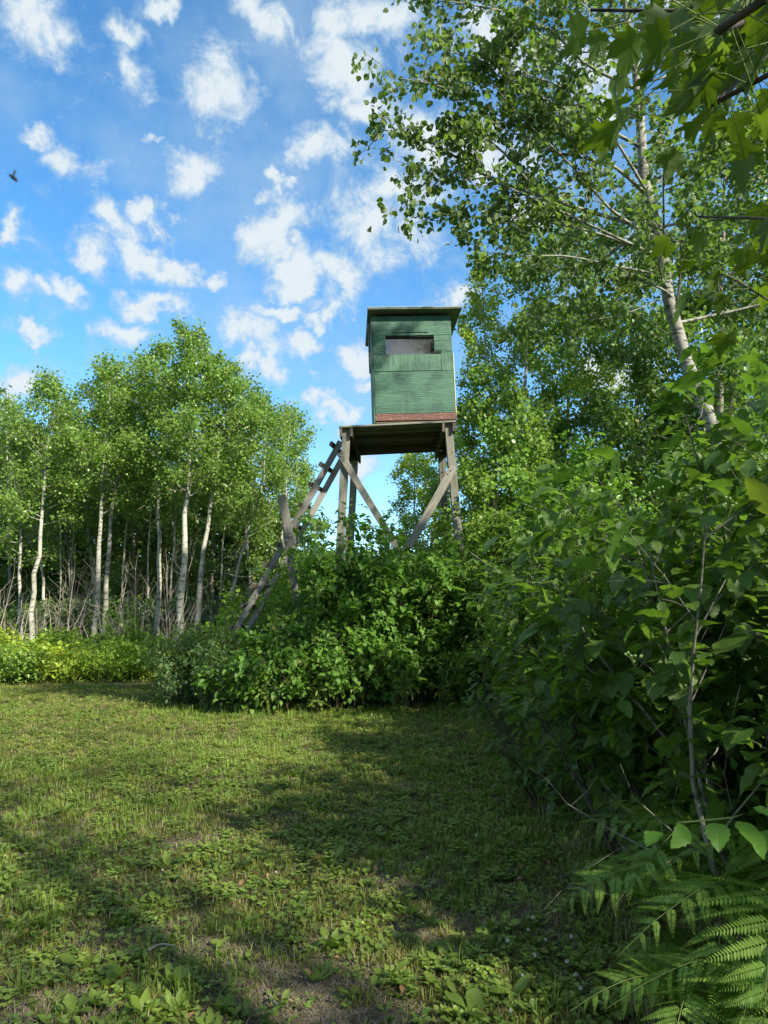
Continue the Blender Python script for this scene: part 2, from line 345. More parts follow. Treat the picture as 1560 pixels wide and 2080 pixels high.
# ------------------------------------------------------------------ ground
def build_ground():
    def axis(lo, hi, step, far, g=1.22):
        a = list(np.arange(lo, hi+1e-6, step)); s = step
        while a[-1] < far: s *= g; a.append(a[-1]+s)
        s = step
        while a[0] > -far: s *= g; a.insert(0, a[0]-s)
        return np.array(a)
    xs = axis(-7, 5, 0.1, 600); ys = axis(1.0, 15, 0.1, 900)
    X, Y = np.meshgrid(xs, ys); Z = ground_z(X, Y) + 0.0
    Z += 0.012*(vnoise(X*1+3, Y+7, 9, 2)-0.5)*bareness(X, Y)*2
    V = np.stack([X, Y, Z], -1).reshape(-1, 3); n = len(xs)
    i = np.arange((len(ys)-1)*n).reshape(-1, n)[:, :-1].ravel()
    Fc = np.stack([i, i+1, i+n+1, i+n], 1)
    m, t = new_mat('lawn_soil')
    tc = t.n('ShaderNodeNewGeometry').outputs['Position']
    b = t.n('ShaderNodeAttribute', attribute_name='bare').outputs['Fac']
    fine = t.noise(tc, 38, 6, 0.7); mid = t.noise(tc, 6, 5, 0.65); th = t.noise(t.vmul(tc, (1, 1, 1)), 90, 3, 0.7)
    turf = t.mix(t.step(fine, 0.35, 0.68), (0.030, 0.042, 0.012), (0.105, 0.115, 0.035))
    turf = t.mix(t.step(mid, 0.45, 0.65, 0, 0.6), turf, (0.11, 0.095, 0.045))
    soil = t.mix(t.step(fine, 0.3, 0.7), (0.080, 0.064, 0.040), (0.20, 0.168, 0.118))
    soil = t.mix(t.step(th, 0.6, 0.66, 0, 0.7), soil, (0.26, 0.22, 0.15))
    soil = t.mix(t.step(mid, 0.5, 0.7, 0, 0.5), soil, (0.20, 0.178, 0.135))
    c = t.mix(t.step(t.math('ADD', b, t.math('MULTIPLY', t.math('SUBTRACT', mid, 0.5), 0.5)), 0.35, 0.65), turf, soil)
    bmp = t.n('ShaderNodeBump', {'Height': t.math('ADD', fine, t.math('MULTIPLY', th, 0.4)), 'Strength': 1.0, 'Distance': 0.035})
    p = t.n('ShaderNodeBsdfPrincipled', {'Base Color': c, 'Roughness': 0.95, 'Specular IOR Level': 0.1, 'Normal': bmp.outputs[0]})
    out_surface(t, p.outputs[0])
    me = mesh_np('ground', V, Fc, m, {'bare': bareness(V[:, 0].astype(float), V[:, 1].astype(float))})
    tag(obj('ground', me), kind='structure')
build_ground()

# ------------------------------------------------------------------ lumber
def beam(name, A, B, w, h, mat, parent, root, up=(0, 0, 1), bev=0.006, bow=0.0, seg=4):
    """a plank from A to B; w across, h along 'up'; local X runs along the grain"""
    A = np.array(A, float); B = np.array(B, float); L = np.linalg.norm(B-A); x = (B-A)/L
    u = np.array(up, float); z = u - x*np.dot(u, x)
    z = z/np.linalg.norm(z); y = np.cross(z, x)
    prof = []
    b = min(bev, w*.3, h*.3)
    for sx, sy in ((1, 1), (-1, 1), (-1, -1), (1, -1)):
        c = [(w/2*sx, (h/2-b)*sy), ((w/2-b)*sx, h/2*sy)]
        if sx*sy < 0: c.reverse()
        prof += c
    prof = np.array(prof); k = len(prof); xsn = np.linspace(-L/2, L/2, seg+1)
    V = []
    for i, xx in enumerate(xsn):
        s = 1 + rng.normal(0, .008); o = bow*math.sin(PI*i/seg)
        for p in prof: V.append((xx, p[0]*s, p[1]*s + o))
    V = np.array(V); Fq = []
    for i in range(seg):
        for j in range(k): Fq.append((i*k+j, i*k+(j+1) % k, (i+1)*k+(j+1) % k, (i+1)*k+j))
    V = np.vstack([V, [[-L/2, 0, 0], [L/2, 0, 0]]]); n = len(V)
    for j in range(k):
        Fq.append((n-2, (j+1) % k, j, n-2)); Fq.append((n-1, seg*k+j, seg*k+(j+1) % k, n-1))
    me = bpy.data.meshes.new(name)
    me.from_pydata([tuple(v) for v in V], [], [tuple(f) if f[0] != f[3] else tuple(f[:3]) for f in Fq]); me.materials.append(mat); me.update()
    mtx = Matrix(((x[0], y[0], z[0], 0), (x[1], y[1], z[1], 0), (x[2], y[2], z[2], 0), (0, 0, 0, 1)))
    c = (A+B)/2 - np.array(root)
    o = obj(name, me, parent); o.matrix_basis = Matrix.Translation(Vector(c)) @ mtx
    return o

def box(name, lo, hi, mat, parent, bev=0.004):
    """box in the parent's own frame, origin at its centre"""
    lo = np.array(lo, float); hi = np.array(hi, float); c = (lo+hi)/2; s = hi-lo
    import bmesh
    bm = bmesh.new(); bmesh.ops.create_cube(bm, size=1.0)
    for v in bm.verts: v.co = Vector((v.co.x*s[0], v.co.y*s[1], v.co.z*s[2]))
    b = min(bev, min(s)*.3)
    if b > 0.0005: bmesh.ops.bevel(bm, geom=bm.edges[:], offset=b, segments=1, affect='EDGES')
    me = bpy.data.meshes.new(name); bm.to_mesh(me); bm.free(); me.materials.append(mat)
    return obj(name, me, parent, c)

# ---- the stand
TY = 12.40
fl_t, fl_b = W(704, 872, TY), W(686, 1200, TY)
fr_t, fr_b = W(910, 862, TY), W(941, 1200, TY)
def to_ground(a, b): # extend a->b to z=-0.1
    t = (a[2]+0.1)/(a[2]-b[2]); return a + (b-a)*t
BY = 14.55
bl_t, bl_b = W(721, 925, BY), W(713, 1080, BY)
br_t, br_b = W(896, 912, BY), W(906, 1080, BY)
# level the back tops with the platform plane
slope = (fr_t[2]-fl_t[2])/(fr_t[0]-fl_t[0])
def plat_z(x, dy=0.0): return fl_t[2] + (x-fl_t[0])*slope + 0.0*dy
def reach(a, b, z): return b + (a-b)*((z-b[2])/(a[2]-b[2]))
tower_root = np.array([0.3, 13.4, 0.0])
tower = empty('hunting_stand', tower_root, 'tall weathered timber stand on four splayed posts rising out of the brush', 'hunting stand')
posts = []
for a, b, nm in ((fl_t, fl_b, 0), (fr_t, fr_b, 0), (bl_t, bl_b, 1), (br_t, br_b, 1)):
    top = reach(a, b, plat_z(a[0]) - 0.0); bot = to_ground(top, b)
    posts.append((top, bot))
    beam('post', bot, top, 0.145, 0.145, M['wood'], tower, tower_root, up=(0, 1, 0), seg=8)
# extra board nailed beside the left front post
d = posts[0][1]-posts[0][0]
o_ = np.array([0.103, 0.03, 0])
beam('post_board', posts[0][0]+d*.35+o_, posts[0][1]+o_, 0.04, 0.14, M['wood_light'], tower, tower_root, up=(0, 1, 0))
PW0, PW1 = W(689, 862, TY-0.15)[0], W(926, 862, TY-0.15)[0]
Y0, Y1 = TY-0.17, 14.75
# joists sandwiching the posts, running front to back
for px, side in ((posts[0], -1), (posts[0], 1), (posts[1], -1), (posts[1], 1)):
    back = posts[2] if px is posts[0] else posts[3]
    xa = px[0][0] + side*0.097; xb = back[0][0] + side*0.097
    za = plat_z(xa) - 0.085; zb = plat_z(xb) - 0.085
    beam('joist', (xa, Y0+0.02, za), (xb, Y1+0.05, zb), 0.045, 0.17, M['wood_dark'], tower, tower_root)
# floor planks, run left to right, a gap between each
npl = 15; pw = (Y1-Y0)/npl
for i in range(npl):
    yc = Y0 + (i+.5)*pw; s = (yc-Y0)/(Y1-Y0)
    xa = PW0 + (posts[2][0][0]-posts[0][0][0])*s*1.0 + rng.normal(0, .012); xb = PW1 + (posts[3][0][0]-posts[1][0][0])*s + rng.normal(0, .012)
    zz = 0.022 + (rng.normal(0, .007))
    beam('plank', (xa, yc, plat_z(xa)+zz), (xb, yc, plat_z(xb)+zz), pw-0.020, 0.038, (M['wood_dark'], M['wood'], M['wood_dark'], M['wood_light'])[i % 4 if i not in (0, 1) else 1], tower, tower_root)
# cross joists under planks
for yc in (Y0+.9, Y0+1.75):
    xa, xb = posts[0][0][0]+.16, posts[1][0][0]-.2
    beam('joist', (xa, yc, plat_z(xa)-.06), (xb, yc, plat_z(xb)-.06), 0.045, 0.09, M['wood_dark'], tower, tower_root)
# light patch board under the platform
beam('plank', (posts[0][0][0]+.35, Y0+1.25, plat_z(0)-.012), (posts[0][0][0]+.75, Y0+1.25, plat_z(0)-.008), 0.12, 0.02, M['wood_light'], tower, tower_root)
# braces
b1a, b1b = W(690, 920, TY-.12), W(826, 1142, TY-.12)
beam('brace', b1b + (b1b-b1a)*.05, b1a, 0.045, 0.125, M['wood_light'], tower, tower_root, up=np.cross(b1a-b1b, (0, 1, 0)), bow=.01)
b2a, b2b = W(922, 948, TY-.12), W(838, 1096, TY-.12)
beam('brace', b2b + (b2b-b2a)*.10, b2a, 0.045, 0.145, M['wood_light'], tower, tower_root, up=np.cross(b2a-b2b, (0, 1, 0)), bow=-.01)
for a_, b_ in ((2, 3),):   # brace between the back posts, and side braces
    pa, pb = posts[a_], posts[b_]
    pa0 = pa[0]+(pa[1]-pa[0])*.55; pb0 = pb[0]+(pb[1]-pb[0])*.96
    beam('brace', pa0+[0, .1, 0], pb0+[0, .1, 0], 0.045, 0.12, M['wood'], tower, tower_root, up=(0, 0, 1))
for (px_, py_) in ((693, 926), (698, 934), (916, 955), (910, 962)):
    p = W(px_, py_, TY-.148); me_ = None
    o = box('bolt', (-.012, -.012, -.012), (.012, .012, .012), M['metal'], tower, 0.004); o.location = tuple(p-tower_root)
# ---- the cabin
cab_o = W(763, 857, TY-.02)          # front left bottom corner
cab = empty('hunting_cabin', cab_o, 'green plywood cabin with a narrow window standing on the timber platform', 'cabin')
cw = 1.50; cd = 1.42; ch = 2.05
cab.rotation_euler = (0, -math.atan(0.036), R_(3.0))
# platform is level-ish: shim board under cabin
seam1 = 0.0+1.0; th = 0.018
zb0, zb1 = 0.0, 0.145         # red band
box('skirt_board', (-0.005, -0.022, zb0+.012), (cw+0.02, 0.0, zb1), M['red_paint'], cab)
box('floor_panel', (0.0, 0.002, -0.03), (cw, cd, 0.03), M['wood_dark'], cab)
z1, z2, wz0, wz1 = 0.148, 0.96, 1.30, 1.66
wx0, wx1 = 0.24, 1.16
fr = lambda n, x0, x1, za, zb, mt, y=0.0: box(n, (x0, y-.018, za), (x1, y, zb), M[mt], cab, .003)
fr('wall_panel', 0.0, cw, z1, z2-.004, 'green_paint')                     # lower sheet
fr('wall_panel', 1.285, cw, z2+.002, wz0+.02, 'green_vert')                # right of flap
fr('wall_panel', wx1, cw, wz0+.056, 1.545, 'green_paint')                  # right, beside the window
fr('wall_panel', 1.287, cw, wz0+.023, wz0+.054, 'green_paint')
fr('wall_panel', 0.0, wx0, wz0-.005, wz1, 'green_paint')                   # left of window
fr('wall_panel', 0.0, cw, wz1+.003, ch, 'green_paint')                     # top sheet
fr('wall_panel', wx1, cw, 1.548, wz1, 'green_paint')
box('flap_board', (0.0, -.026, z2+.003), (1.28, -.004, wz0-.012), M['green_vert'], cab, .003)
box('slide_track', (0.39, -.026, wz1+.055), (1.05, -.018, wz1+.067), M['dark_slot'], cab, .001)
box('slide_track', (0.385, -.026, wz1+.01), (0.396, -.018, wz1+.067), M['dark_slot'], cab, .001)
box('slide_slot', (wx1-.02, -.012, wz0+.014), (1.285, 0.0, wz0+.050), M['dark_slot'], cab, .001)
# window: frame set behind the sheet, one clouded plastic pane
win = box('window_frame', (wx0-.03, .004, wz1-.025), (wx1+.03, .05, wz1+.03), M['dark_slot'], cab, .003)
pane = box('window_pane', (wx0-.02, .052, wz0-.06), (wx1+.02, .058, wz1+.02), M['pane'], cab, .001)
pane['label'] = 'clouded plastic pane reflecting trees'
box('window_frame', (wx0-.05, .003, wz0-.06), (wx0-.004, .05, wz1-.03), M['dark_slot'], cab, .002)
box('window_frame', (wx1+.004, .003, wz0-.06), (wx1+.05, .05, wz1-.03), M['dark_slot'], cab, .002)
# side and back walls
box('wall_panel', (-.004, .0015, -.02), (.014, cd, ch), M['green_paint'], cab)
box('wall_panel', (cw-.014, .0015, .03), (cw+.004, cd, ch), M['green_paint'], cab)
box('wall_panel', (.016, cd-.02, .03), (cw-.016, cd-.002, ch), M['green_paint'], cab)
box('corner_trim', (-.030, -.020, -.03), (-.006, .03, ch-.01), M['green_paint'], cab)
box('corner_trim', (cw+.006, -.012, .09), (cw+.026, .03, ch-.75), M['trim_pale'], cab)
# roof: thin sheet with overhang on a sloped deck
ov = (-.075, .20, .19)   # left, front, right
roof = box('roof', (ov[0], -ov[1], 0), (cw+ov[2], cd+.12, .022), M['roof_paint'], cab, .002)
roof.location = Vector(roof.location) + Vector((0, 0, ch+.030)); roof.rotation_euler = (R_(-2.0), 0, 0)
sheet = box('roof_sheet', (ov[0]-.012, -ov[1]-.012, .024), (cw+ov[2]+.012, cd+.13, .040), M['roof_edge'], cab, .003)
sheet.location = Vector(sheet.location) + Vector((0, 0, ch+.030)); sheet.rotation_euler = (R_(-2.0), 0, 0)
for x_ in (0.02, cw*.5, cw-.06):
    r_ = box('rafter', (x_, .02, ch-.07), (x_+.04, cd-.03, ch-.005), M['roof_paint'], cab)
# door edge and latch on the left side
box('door_edge', (-.075, .30, 1.05), (-.032, .36, ch-.02), M['roof_paint'], cab)
box('latch', (-.062, .02, 1.12), (-.034, .10, 1.36), M['trim_pale'], cab)
for k in range(6):
    box('hinge_screw', (-.080, .30, 1.25+.14*k), (-.070, .315, 1.27+.14*k), M['metal'], cab, .001)
for (x_, z_) in ((.04, 1.66), (.07, 1.655), (.85, .42), (.84, 1.0), (1.3, .62), (.2, .6), (1.05, 1.86), (.3, 1.9)):
    box('screw', (x_-.006, -.021, z_-.006), (x_+.006, -.017, z_+.006), M['dark_slot'], cab, .001)

# ---- the ladder
la, lb = W(692, 897, 12.75), W(497, 1248, 12.55)
rung_v = np.array([0.10, 0.62, 0.0]); ldir = (lb-la)/np.linalg.norm(lb-la)
lgr = to_ground(la, lb)
lroot = np.array([lgr[0], lgr[1]+.3, 0.0])
ladder = empty('wooden_ladder', lroot, 'weathered wooden ladder leaning up against the left side of the stand', 'ladder')
upv = np.cross(ldir, norm(rung_v)); upv = upv/np.linalg.norm(upv)
if upv[2] < 0: upv = -upv
beam('rail', lgr, la, 0.045, 0.115, M['wood_light'], ladder, lroot, up=upv)
beam('rail', lgr+rung_v, la+rung_v-ldir*(-.0), 0.045, 0.115, M['wood_light'], ladder, lroot, up=upv)
LL = np.linalg.norm(lgr-la)
for k in range(12):
    p = la + ldir*(0.13 + k*0.43)
    if 0.13 + k*0.43 > LL-.1: break
    off = upv*(0.066+0.030)
    j = rng.normal(0, .01, 3)
    beam('rung', p - norm(rung_v)*.11 + off + j, p + rung_v + norm(rung_v)*.06 + off - j, 0.09, 0.062, M['wood_dark'], ladder, lroot, up=upv)
# the post that props the ladder
pa, pb = W(572, 1006, 12.35), W(592, 1108, 12.35)
prop_root = to_ground(pa, pb)*np.array([1, 1, 0])
prop = empty('prop_post', prop_root, 'short grey post bolted across the ladder below its middle rungs', 'post')
beam('post', pb, pa, 0.15, 0.09, M['wood_light'], prop, prop_root, up=(0, 1, 0))
pc, pd = W(583, 1082, 12.30), W(597, 1180, 12.30)
beam('post', pd+(pd-pc)*1.6, pc, 0.13, 0.045, M['wood'], prop, prop_root, up=(0, 1, 0)).location.y -= 0.035
for px_, py_ in ((590, 1088), (584, 1098)):
    p = W(px_, py_, 12.19)
    o = box('bolt', (-.018, -.02, -.018), (.018, .02, .018), M['metal'], prop, 0.006); o.location = tuple(p-prop_root)

# ------------------------------------------------------------------ vegetation engine
def leaf_template(kind):
    """unit-length blade along +Y, normal +Z: verts, tris, u, v"""
    if kind == 'far':       # 2 triangles folded at the midrib
        V = [(0, 0, 0), (.42, .48, .07), (0, 1, -.06), (-.42, .48, .07)]; T = [(0, 1, 2), (0, 2, 3)]
        U = [0, .5, 1, .5]; S = [0, 1, 0, -1]
        return np.array(V, float), np.array(T), np.array(U, float), np.array(S, float)
    if kind == 'far6':
        V = [(0, 0, 0), (.36, .22, .05), (.40, .6, .03), (0, 1, -.08), (-.40, .6, .03), (-.36, .22, .05)]
        T = [(0, 1, 2), (0, 2, 3), (0, 3, 4), (0, 4, 5)]
        return np.array(V, float), np.array(T), np.array([0, .2, .6, 1, .6, .2]), np.array([0, 1, 1, 0, -1, -1.])
    if kind == 'pinnule':
        V = [(0, 0, 0), (.17, .15, .02), (.15, .6, .0), (0, 1, -.06), (-.15, .6, .0), (-.17, .15, .02)]
        return np.array(V, float), np.array([(0, 1, 2), (0, 2, 3), (0, 3, 4), (0, 4, 5)]), np.array([0, .2, .6, 1, .6, .2]), np.array([0, 1, 1, 0, -1, -1.])
    prof = {'round': [(0, .02), (.06, .30), (.28, .47), (.55, .44), (.80, .24), (1, 0)],
            'ovate': [(0, .01), (.10, .17), (.32, .29), (.58, .25), (.82, .11), (1, 0)],
            'heart': [(-.06, .16), (.08, .36), (.32, .42), (.60, .30), (.84, .12), (1.05, 0)],
            'lance': [(0, .01), (.15, .08), (.38, .13), (.62, .11), (.84, .05), (1, 0)],
            'spoon': [(0, .015), (.25, .05), (.50, .17), (.72, .22), (.90, .13), (1, 0)]}
    if kind in prof:
        pr = prof[kind]; n = len(pr); V = []; U = []; S = []
        for i, (y, w) in enumerate(pr):
            z = -.16*y*y + .04*y
            V.append((0, max(y, 0) if i == 0 else y, z)); U.append(y); S.append(0)
            if i < n-1:
                for s in (1, -1):
                    V.append((s*w*(1+.05*math.sin(i*9)), y, z + w*.32 + .02*math.sin(i*2.4+s))); U.append(y); S.append(s)
        T = []
        for i in range(n-2):
            a, r, l = 3*i, 3*i+1, 3*i+2; b, r2, l2 = a+3, r+3, l+3
            T += [(a, r, r2), (a, r2, b), (a, b, l2), (a, l2, l)]
        a, r, l = 3*(n-2), 3*(n-2)+1, 3*(n-2)+2; tip = 3*(n-1)
        T += [(a, r, tip), (a, tip, l)]
        return np.array(V), np.array(T), np.array(U, float), np.array(S, float)
    if kind == 'serrate':   # large close leaf with a toothed edge
        n = 11; V = []; U = []; S = []
        for i in range(n+1):
            y = i/n; w = .36*math.sin(PI*min(1, y**.80))**.85*(1 - .25*y); z = -.20*y*y + .05*y
            V.append((0, y, z)); U.append(y); S.append(0)
            if 0 < i < n:
                for s in (1, -1):
                    tooth = 1.07 if i % 2 else 0.95
                    V.append((s*w*tooth, y + (.02 if i % 2 else -.01), z + w*.25 + .02*math.sin(i*1.7+s))); U.append(y); S.append(s)
        T = []; idx = lambda i: 0 if i == 0 else 1+3*(i-1)
        T += [(0, idx(1)+1, idx(1)), (0, idx(1), idx(1)+2)]
        for i in range(1, n-1):
            a, b = idx(i), idx(i+1); T += [(a, a+1, b+1), (a, b+1, b), (a, b, b+2), (a, b+2, a+2)]
        a = idx(n-1); tip = idx(n); T += [(a, a+1, tip), (a, tip, a+2)]
        return np.array(V), np.array(T), np.array(U), np.array(S, float)
    if kind == 'maple':
        out = [(0, 0), (.10, -.04), (.34, -.10), (.30, .02), (.50, .10), (.40, .20), (.62, .42), (.46, .42), (.50, .58), (.36, .52), (.22, .50), (.26, .70), (.16, .72), (.10, .88), (0, 1.08)]
        pts = out + [(-x, y) for x, y in reversed(out[1:-1])]
        V = [(0, .22, 0)] + [(x, y, .22*abs(x) - .30*max(y, 0)**2 + .05*math.sin(y*8+x*5)) for x, y in pts]; n = len(pts)
        T = [(0, 1+i, 1+(i+1) % n) for i in range(n)]
        return np.array(V), np.array(T), np.array([v[1] for v in V]), np.array([v[0]*1.6 for v in V])
TEMPL = {k: leaf_template(k) for k in ('far', 'far6', 'pinnule', 'round', 'ovate', 'heart', 'lance', 'spoon', 'serrate', 'maple')}

def frames(D, N):
    Y = norm(D); X = norm(np.cross(Y, N)); Z = np.cross(X, Y)
    return X, Y, Z
def leaves_mesh(name, tk, P, D, N, S, rnd, mat, origin, uv=True):
    V, T, U, Sv = TEMPL[tk]; X, Y, Z = frames(D, N)
    wob = 0.8 + 0.4*((rnd*7.3) % 1)
    A = (V[None, :, 0:1]*X[:, None]*wob[:, None, None] + V[None, :, 1:2]*Y[:, None] + V[None, :, 2:3]*Z[:, None])*S[:, None, None] + (P-origin)[:, None]
    n, k = len(P), len(V)
    F_ = (T[None] + (np.arange(n)*k)[:, None, None]).reshape(-1, 3)
    at = {'rnd': np.repeat(rnd, k)}
    if uv and tk not in ('far', 'far6', 'pinnule'): at['lu'] = np.tile(U, n); at['lv'] = np.tile(Sv, n)
    return mesh_np(name, A.reshape(-1, 3), F_, mat, at)
def tubes(P, Rr, sides):
    """P (n,k,3), Rr (n,k) -> verts, quads"""
    n, k, _ = P.shape
    T = np.gradient(P, axis=1); T = norm(T)
    ref = np.where(np.abs(T[..., 2:3]) > .9, np.array([1., 0, 0]), np.array([0., 0, 1]))
    ref = np.broadcast_to(ref[:, :1], T.shape)
    A = norm(np.cross(T, ref)); B = np.cross(T, A)
    an = np.linspace(0, 2*PI, sides, endpoint=False)
    V = P[:, :, None] + Rr[:, :, None, None]*(np.cos(an)[None, None, :, None]*A[:, :, None] + np.sin(an)[None, None, :, None]*B[:, :, None])
    i = np.arange(n)[:, None, None]*k*sides; j = np.arange(k-1)[None, :, None]*sides; s = np.arange(sides)[None, None, :]; s2 = (s+1) % sides
    Q = np.stack([i+j+s, i+j+s2, i+j+sides+s2, i+j+sides+s], -1).reshape(-1, 4)
    return V.reshape(-1, 3), Q
def tube_mesh(name, parts, mat, origin):
    Vs, Qs, o = [], [], 0
    for P, Rr, sd in parts:
        if len(P) == 0: continue
        V, Q = tubes(P, Rr, sd); Vs.append(V); Qs.append(Q+o); o += len(V)
    return mesh_np(name, np.vstack(Vs) - origin, np.vstack(Qs), mat)
def spline(pts, k):
    pts = np.array(pts, float); n = len(pts)
    seg = np.r_[0, np.cumsum(np.linalg.norm(np.diff(pts, axis=0), axis=1))]; t = np.linspace(0, seg[-1], k)
    ext = np.vstack([2*pts[0]-pts[1], pts, 2*pts[-1]-pts[-2]])
    out = []
    for x in t:
        i = min(np.searchsorted(seg, x, 'right')-1, n-2); u = (x-seg[i])/(seg[i+1]-seg[i])
        p0, p1, p2, p3 = ext[i], ext[i+1], ext[i+2], ext[i+3]
        out.append(.5*((2*p1)+(-p0+p2)*u+(2*p0-5*p1+4*p2-p3)*u*u+(-p0+3*p1-3*p2+p3)*u**3))
    return np.array(out)
def curve_paths(P0, D, L, k, lift, wob, r):
    s = np.linspace(0, 1, k)[None, :, None]
    P = P0[:, None] + D[:, None]*L[:, None, None]*s
    P = P + np.array([0, 0, 1.])*(lift*L)[:, None, None]*s**2
    w = r.normal(0, 1, (len(P0), 1, 3)); w2 = r.normal(0, 1, (len(P0), 1, 3))
    return P + (w*np.sin(s*PI*1.3) + w2*np.sin(s*PI*2.7)*.5)*wob*L[:, None, None]
def sample(P, s):
    k = P.shape[1]; x = np.clip(s, 0, .9999)*(k-1); i = x.astype(int); f = (x-i)[:, None]; a = np.arange(len(P))
    p = P[a, i]*(1-f) + P[a, i+1]*f; d = norm(P[a, i+1]-P[a, i]); return p, d

RECORDS = []        # every leafy plant: root, leaf arrays ... turned into meshes at the end
def grow(name, label, cat, base, trunk=None, r0=.07, r1=.01, bark='bark_white', leaf='aspen_leaf', tk='far', size=.05, nleaf=8000,
         n1=26, t0=.35, t1=1.0, prof=None, Lmax=1.5, elev=(25, 60), lift=.15, n2=7, n3=4, l2=.42, l3=.4, group=None, droop=.5, upn=.3,
         seed=1, stems=0, height=2.0, spread=.6, maxparts=0, bare=0, horiz=1.0, clump=.05, dir_bias=None, limb_parts=False, smin=.3, minh=0.0, leafz=None, partpx=10):
    r = np.random.default_rng(seed); base = np.array(base, float)
    root = empty(name, base, label, cat, group)
    wood = []
    if trunk is not None:
        tp = spline(trunk, 16); tr = np.linspace(r0, r1, 16)
        tp[1:-1] += r.normal(0, r0*.25, (14, 3))*[1, 1, 0]
        obj('trunk', tube_mesh('trunk', [(tp[None], tr[None], 10)], M[bark], base), root)
        ts = np.linspace(t0, t1, n1) + r.normal(0, .5/n1, n1); ts = np.clip(ts, t0, .99)
        P0, td = sample(np.repeat(tp[None], n1, 0), ts)
        q = (ts-t0)/(1-t0+1e-6)
        pr = prof(q) if prof else (np.minimum(1, (q+.12)*3)**.7)*(1-q)**.55+.12
        L1 = Lmax*pr*r.uniform(.7, 1.15, n1)
        az = np.arange(n1)*2.399 + r.normal(0, .4, n1); el = np.radians(elev[0]+(elev[1]-elev[0])*q + r.normal(0, 8, n1))
        D1 = np.stack([np.cos(az)*np.cos(el), np.sin(az)*np.cos(el), np.sin(el)], 1)
        if dir_bias is not None: D1 = norm(D1 + np.array(dir_bias))
        rad1 = np.interp(ts, np.linspace(0, 1, 16), tr)*.34
    else:
        n1 = stems; az = np.arange(n1)*2.399 + r.normal(0, .5, n1); rr = np.sqrt(r.uniform(0, 1, n1))*spread
        P0 = base + np.stack([np.cos(az)*rr*.45, np.sin(az)*rr*.45, np.zeros(n1)], 1)
        out = rr/max(height, .1)*.75 + .05
        D1 = norm(np.stack([np.cos(az)*out, np.sin(az)*out, np.ones(n1)], 1))
        if dir_bias is not None: D1 = norm(D1 + np.array(dir_bias))
        L1 = height*r.uniform(.68, 1.0, n1)*(1-.28*(rr/spread)**2); rad1 = np.full(n1, r0)
    P1 = curve_paths(P0, D1, L1, 8, lift if trunk is not None else -.06, .035, r)
    R1 = rad1[:, None]*np.linspace(1, .22, 8)[None]
    if limb_parts:
        for i in range(n1): obj('limb', tube_mesh('limb', [(P1[i:i+1], R1[i:i+1], 7)], M[bark], base), root)
    else: wood.append((P1, R1, 5))
    m2 = n1*n2; i2 = np.repeat(np.arange(n1), n2); s2 = r.uniform(smin, 1, m2); s2[::n2] = .97
    P0, d = sample(P1[i2], s2); D2 = norm(d*.75 + norm(r.normal(0, 1, (m2, 3)))*[1, 1, .6]*.85 + [0, 0, .12])
    L2 = np.maximum(L1[i2]*l2*(1.15-.6*s2), .10)
    P2 = curve_paths(P0, D2, L2, 5, .05, .05, r); R2 = (rad1[i2]*.30)[:, None]*np.linspace(1, .35, 5)[None]
    wood.append((P2, np.maximum(R2, .0018), 4))
    m3 = m2*n3; i3 = np.repeat(np.arange(m2), n3); s3 = r.uniform(.15, 1, m3); s3[::n3] = .98
    P0, d = sample(P2[i3], s3); D3 = norm(d*.6 + norm(r.normal(0, 1, (m3, 3)))*.8 + [0, 0, -.05])
    L3 = np.maximum(L2[i3]*l3, .07)*r.uniform(.6, 1.3, m3)
    P3 = curve_paths(P0, D3, L3, 3, -.05, .03, r); R3 = np.full((m3, 3), max(.0012, r0*.016))
    if m3 < 9000: wood.append((P3, R3, 3))
    obj('branches', tube_mesh('branches', wood, M[bark], base), root)
    if bare or nleaf == 0: return root
    # leaves sit in small clusters along the twigs
    nt = nleaf; wt = L1[i2[i3]]**1.15 if trunk is not None else np.ones(m3); it = r.choice(m3, nt, p=wt/wt.sum()); st = r.beta(1.6, 1.0, nt)
    P, d = sample(P3[it], st)
    P = P + r.normal(0, clump, (nt, 3))
    outd = norm(P - (base + [0, 0, 0]) * 1.0 if trunk is None else r.normal(0, 1, (nt, 3)))
    D = norm(d*.5 + norm(r.normal(0, 1, (nt, 3)))*.8 + (outd*[1, 1, 0])*.45 *horiz + np.array([0, 0, -droop]))
    N = norm(norm(r.normal(0, 1, (nt, 3))) + [0, 0, upn*2])
    S = size*r.uniform(.45, 1.3, nt)*(1 if trunk is not None else .85+.3*(r.random(nt) < .3)); rnd = r.random(nt)
    keep = (P[:, 2] > minh) & ~((name == 'thicket_shrub') & (P[:, 0] < 1.22) & (P[:, 1] < 4.2) & (P[:, 2] < 1.0))
    RECORDS.append(dict(root=root, base=base, P=P[keep], D=D[keep], N=N[keep], S=S[keep], rnd=rnd[keep], mat=leaf, tk=tk, maxparts=maxparts, partpx=partpx))
    return root

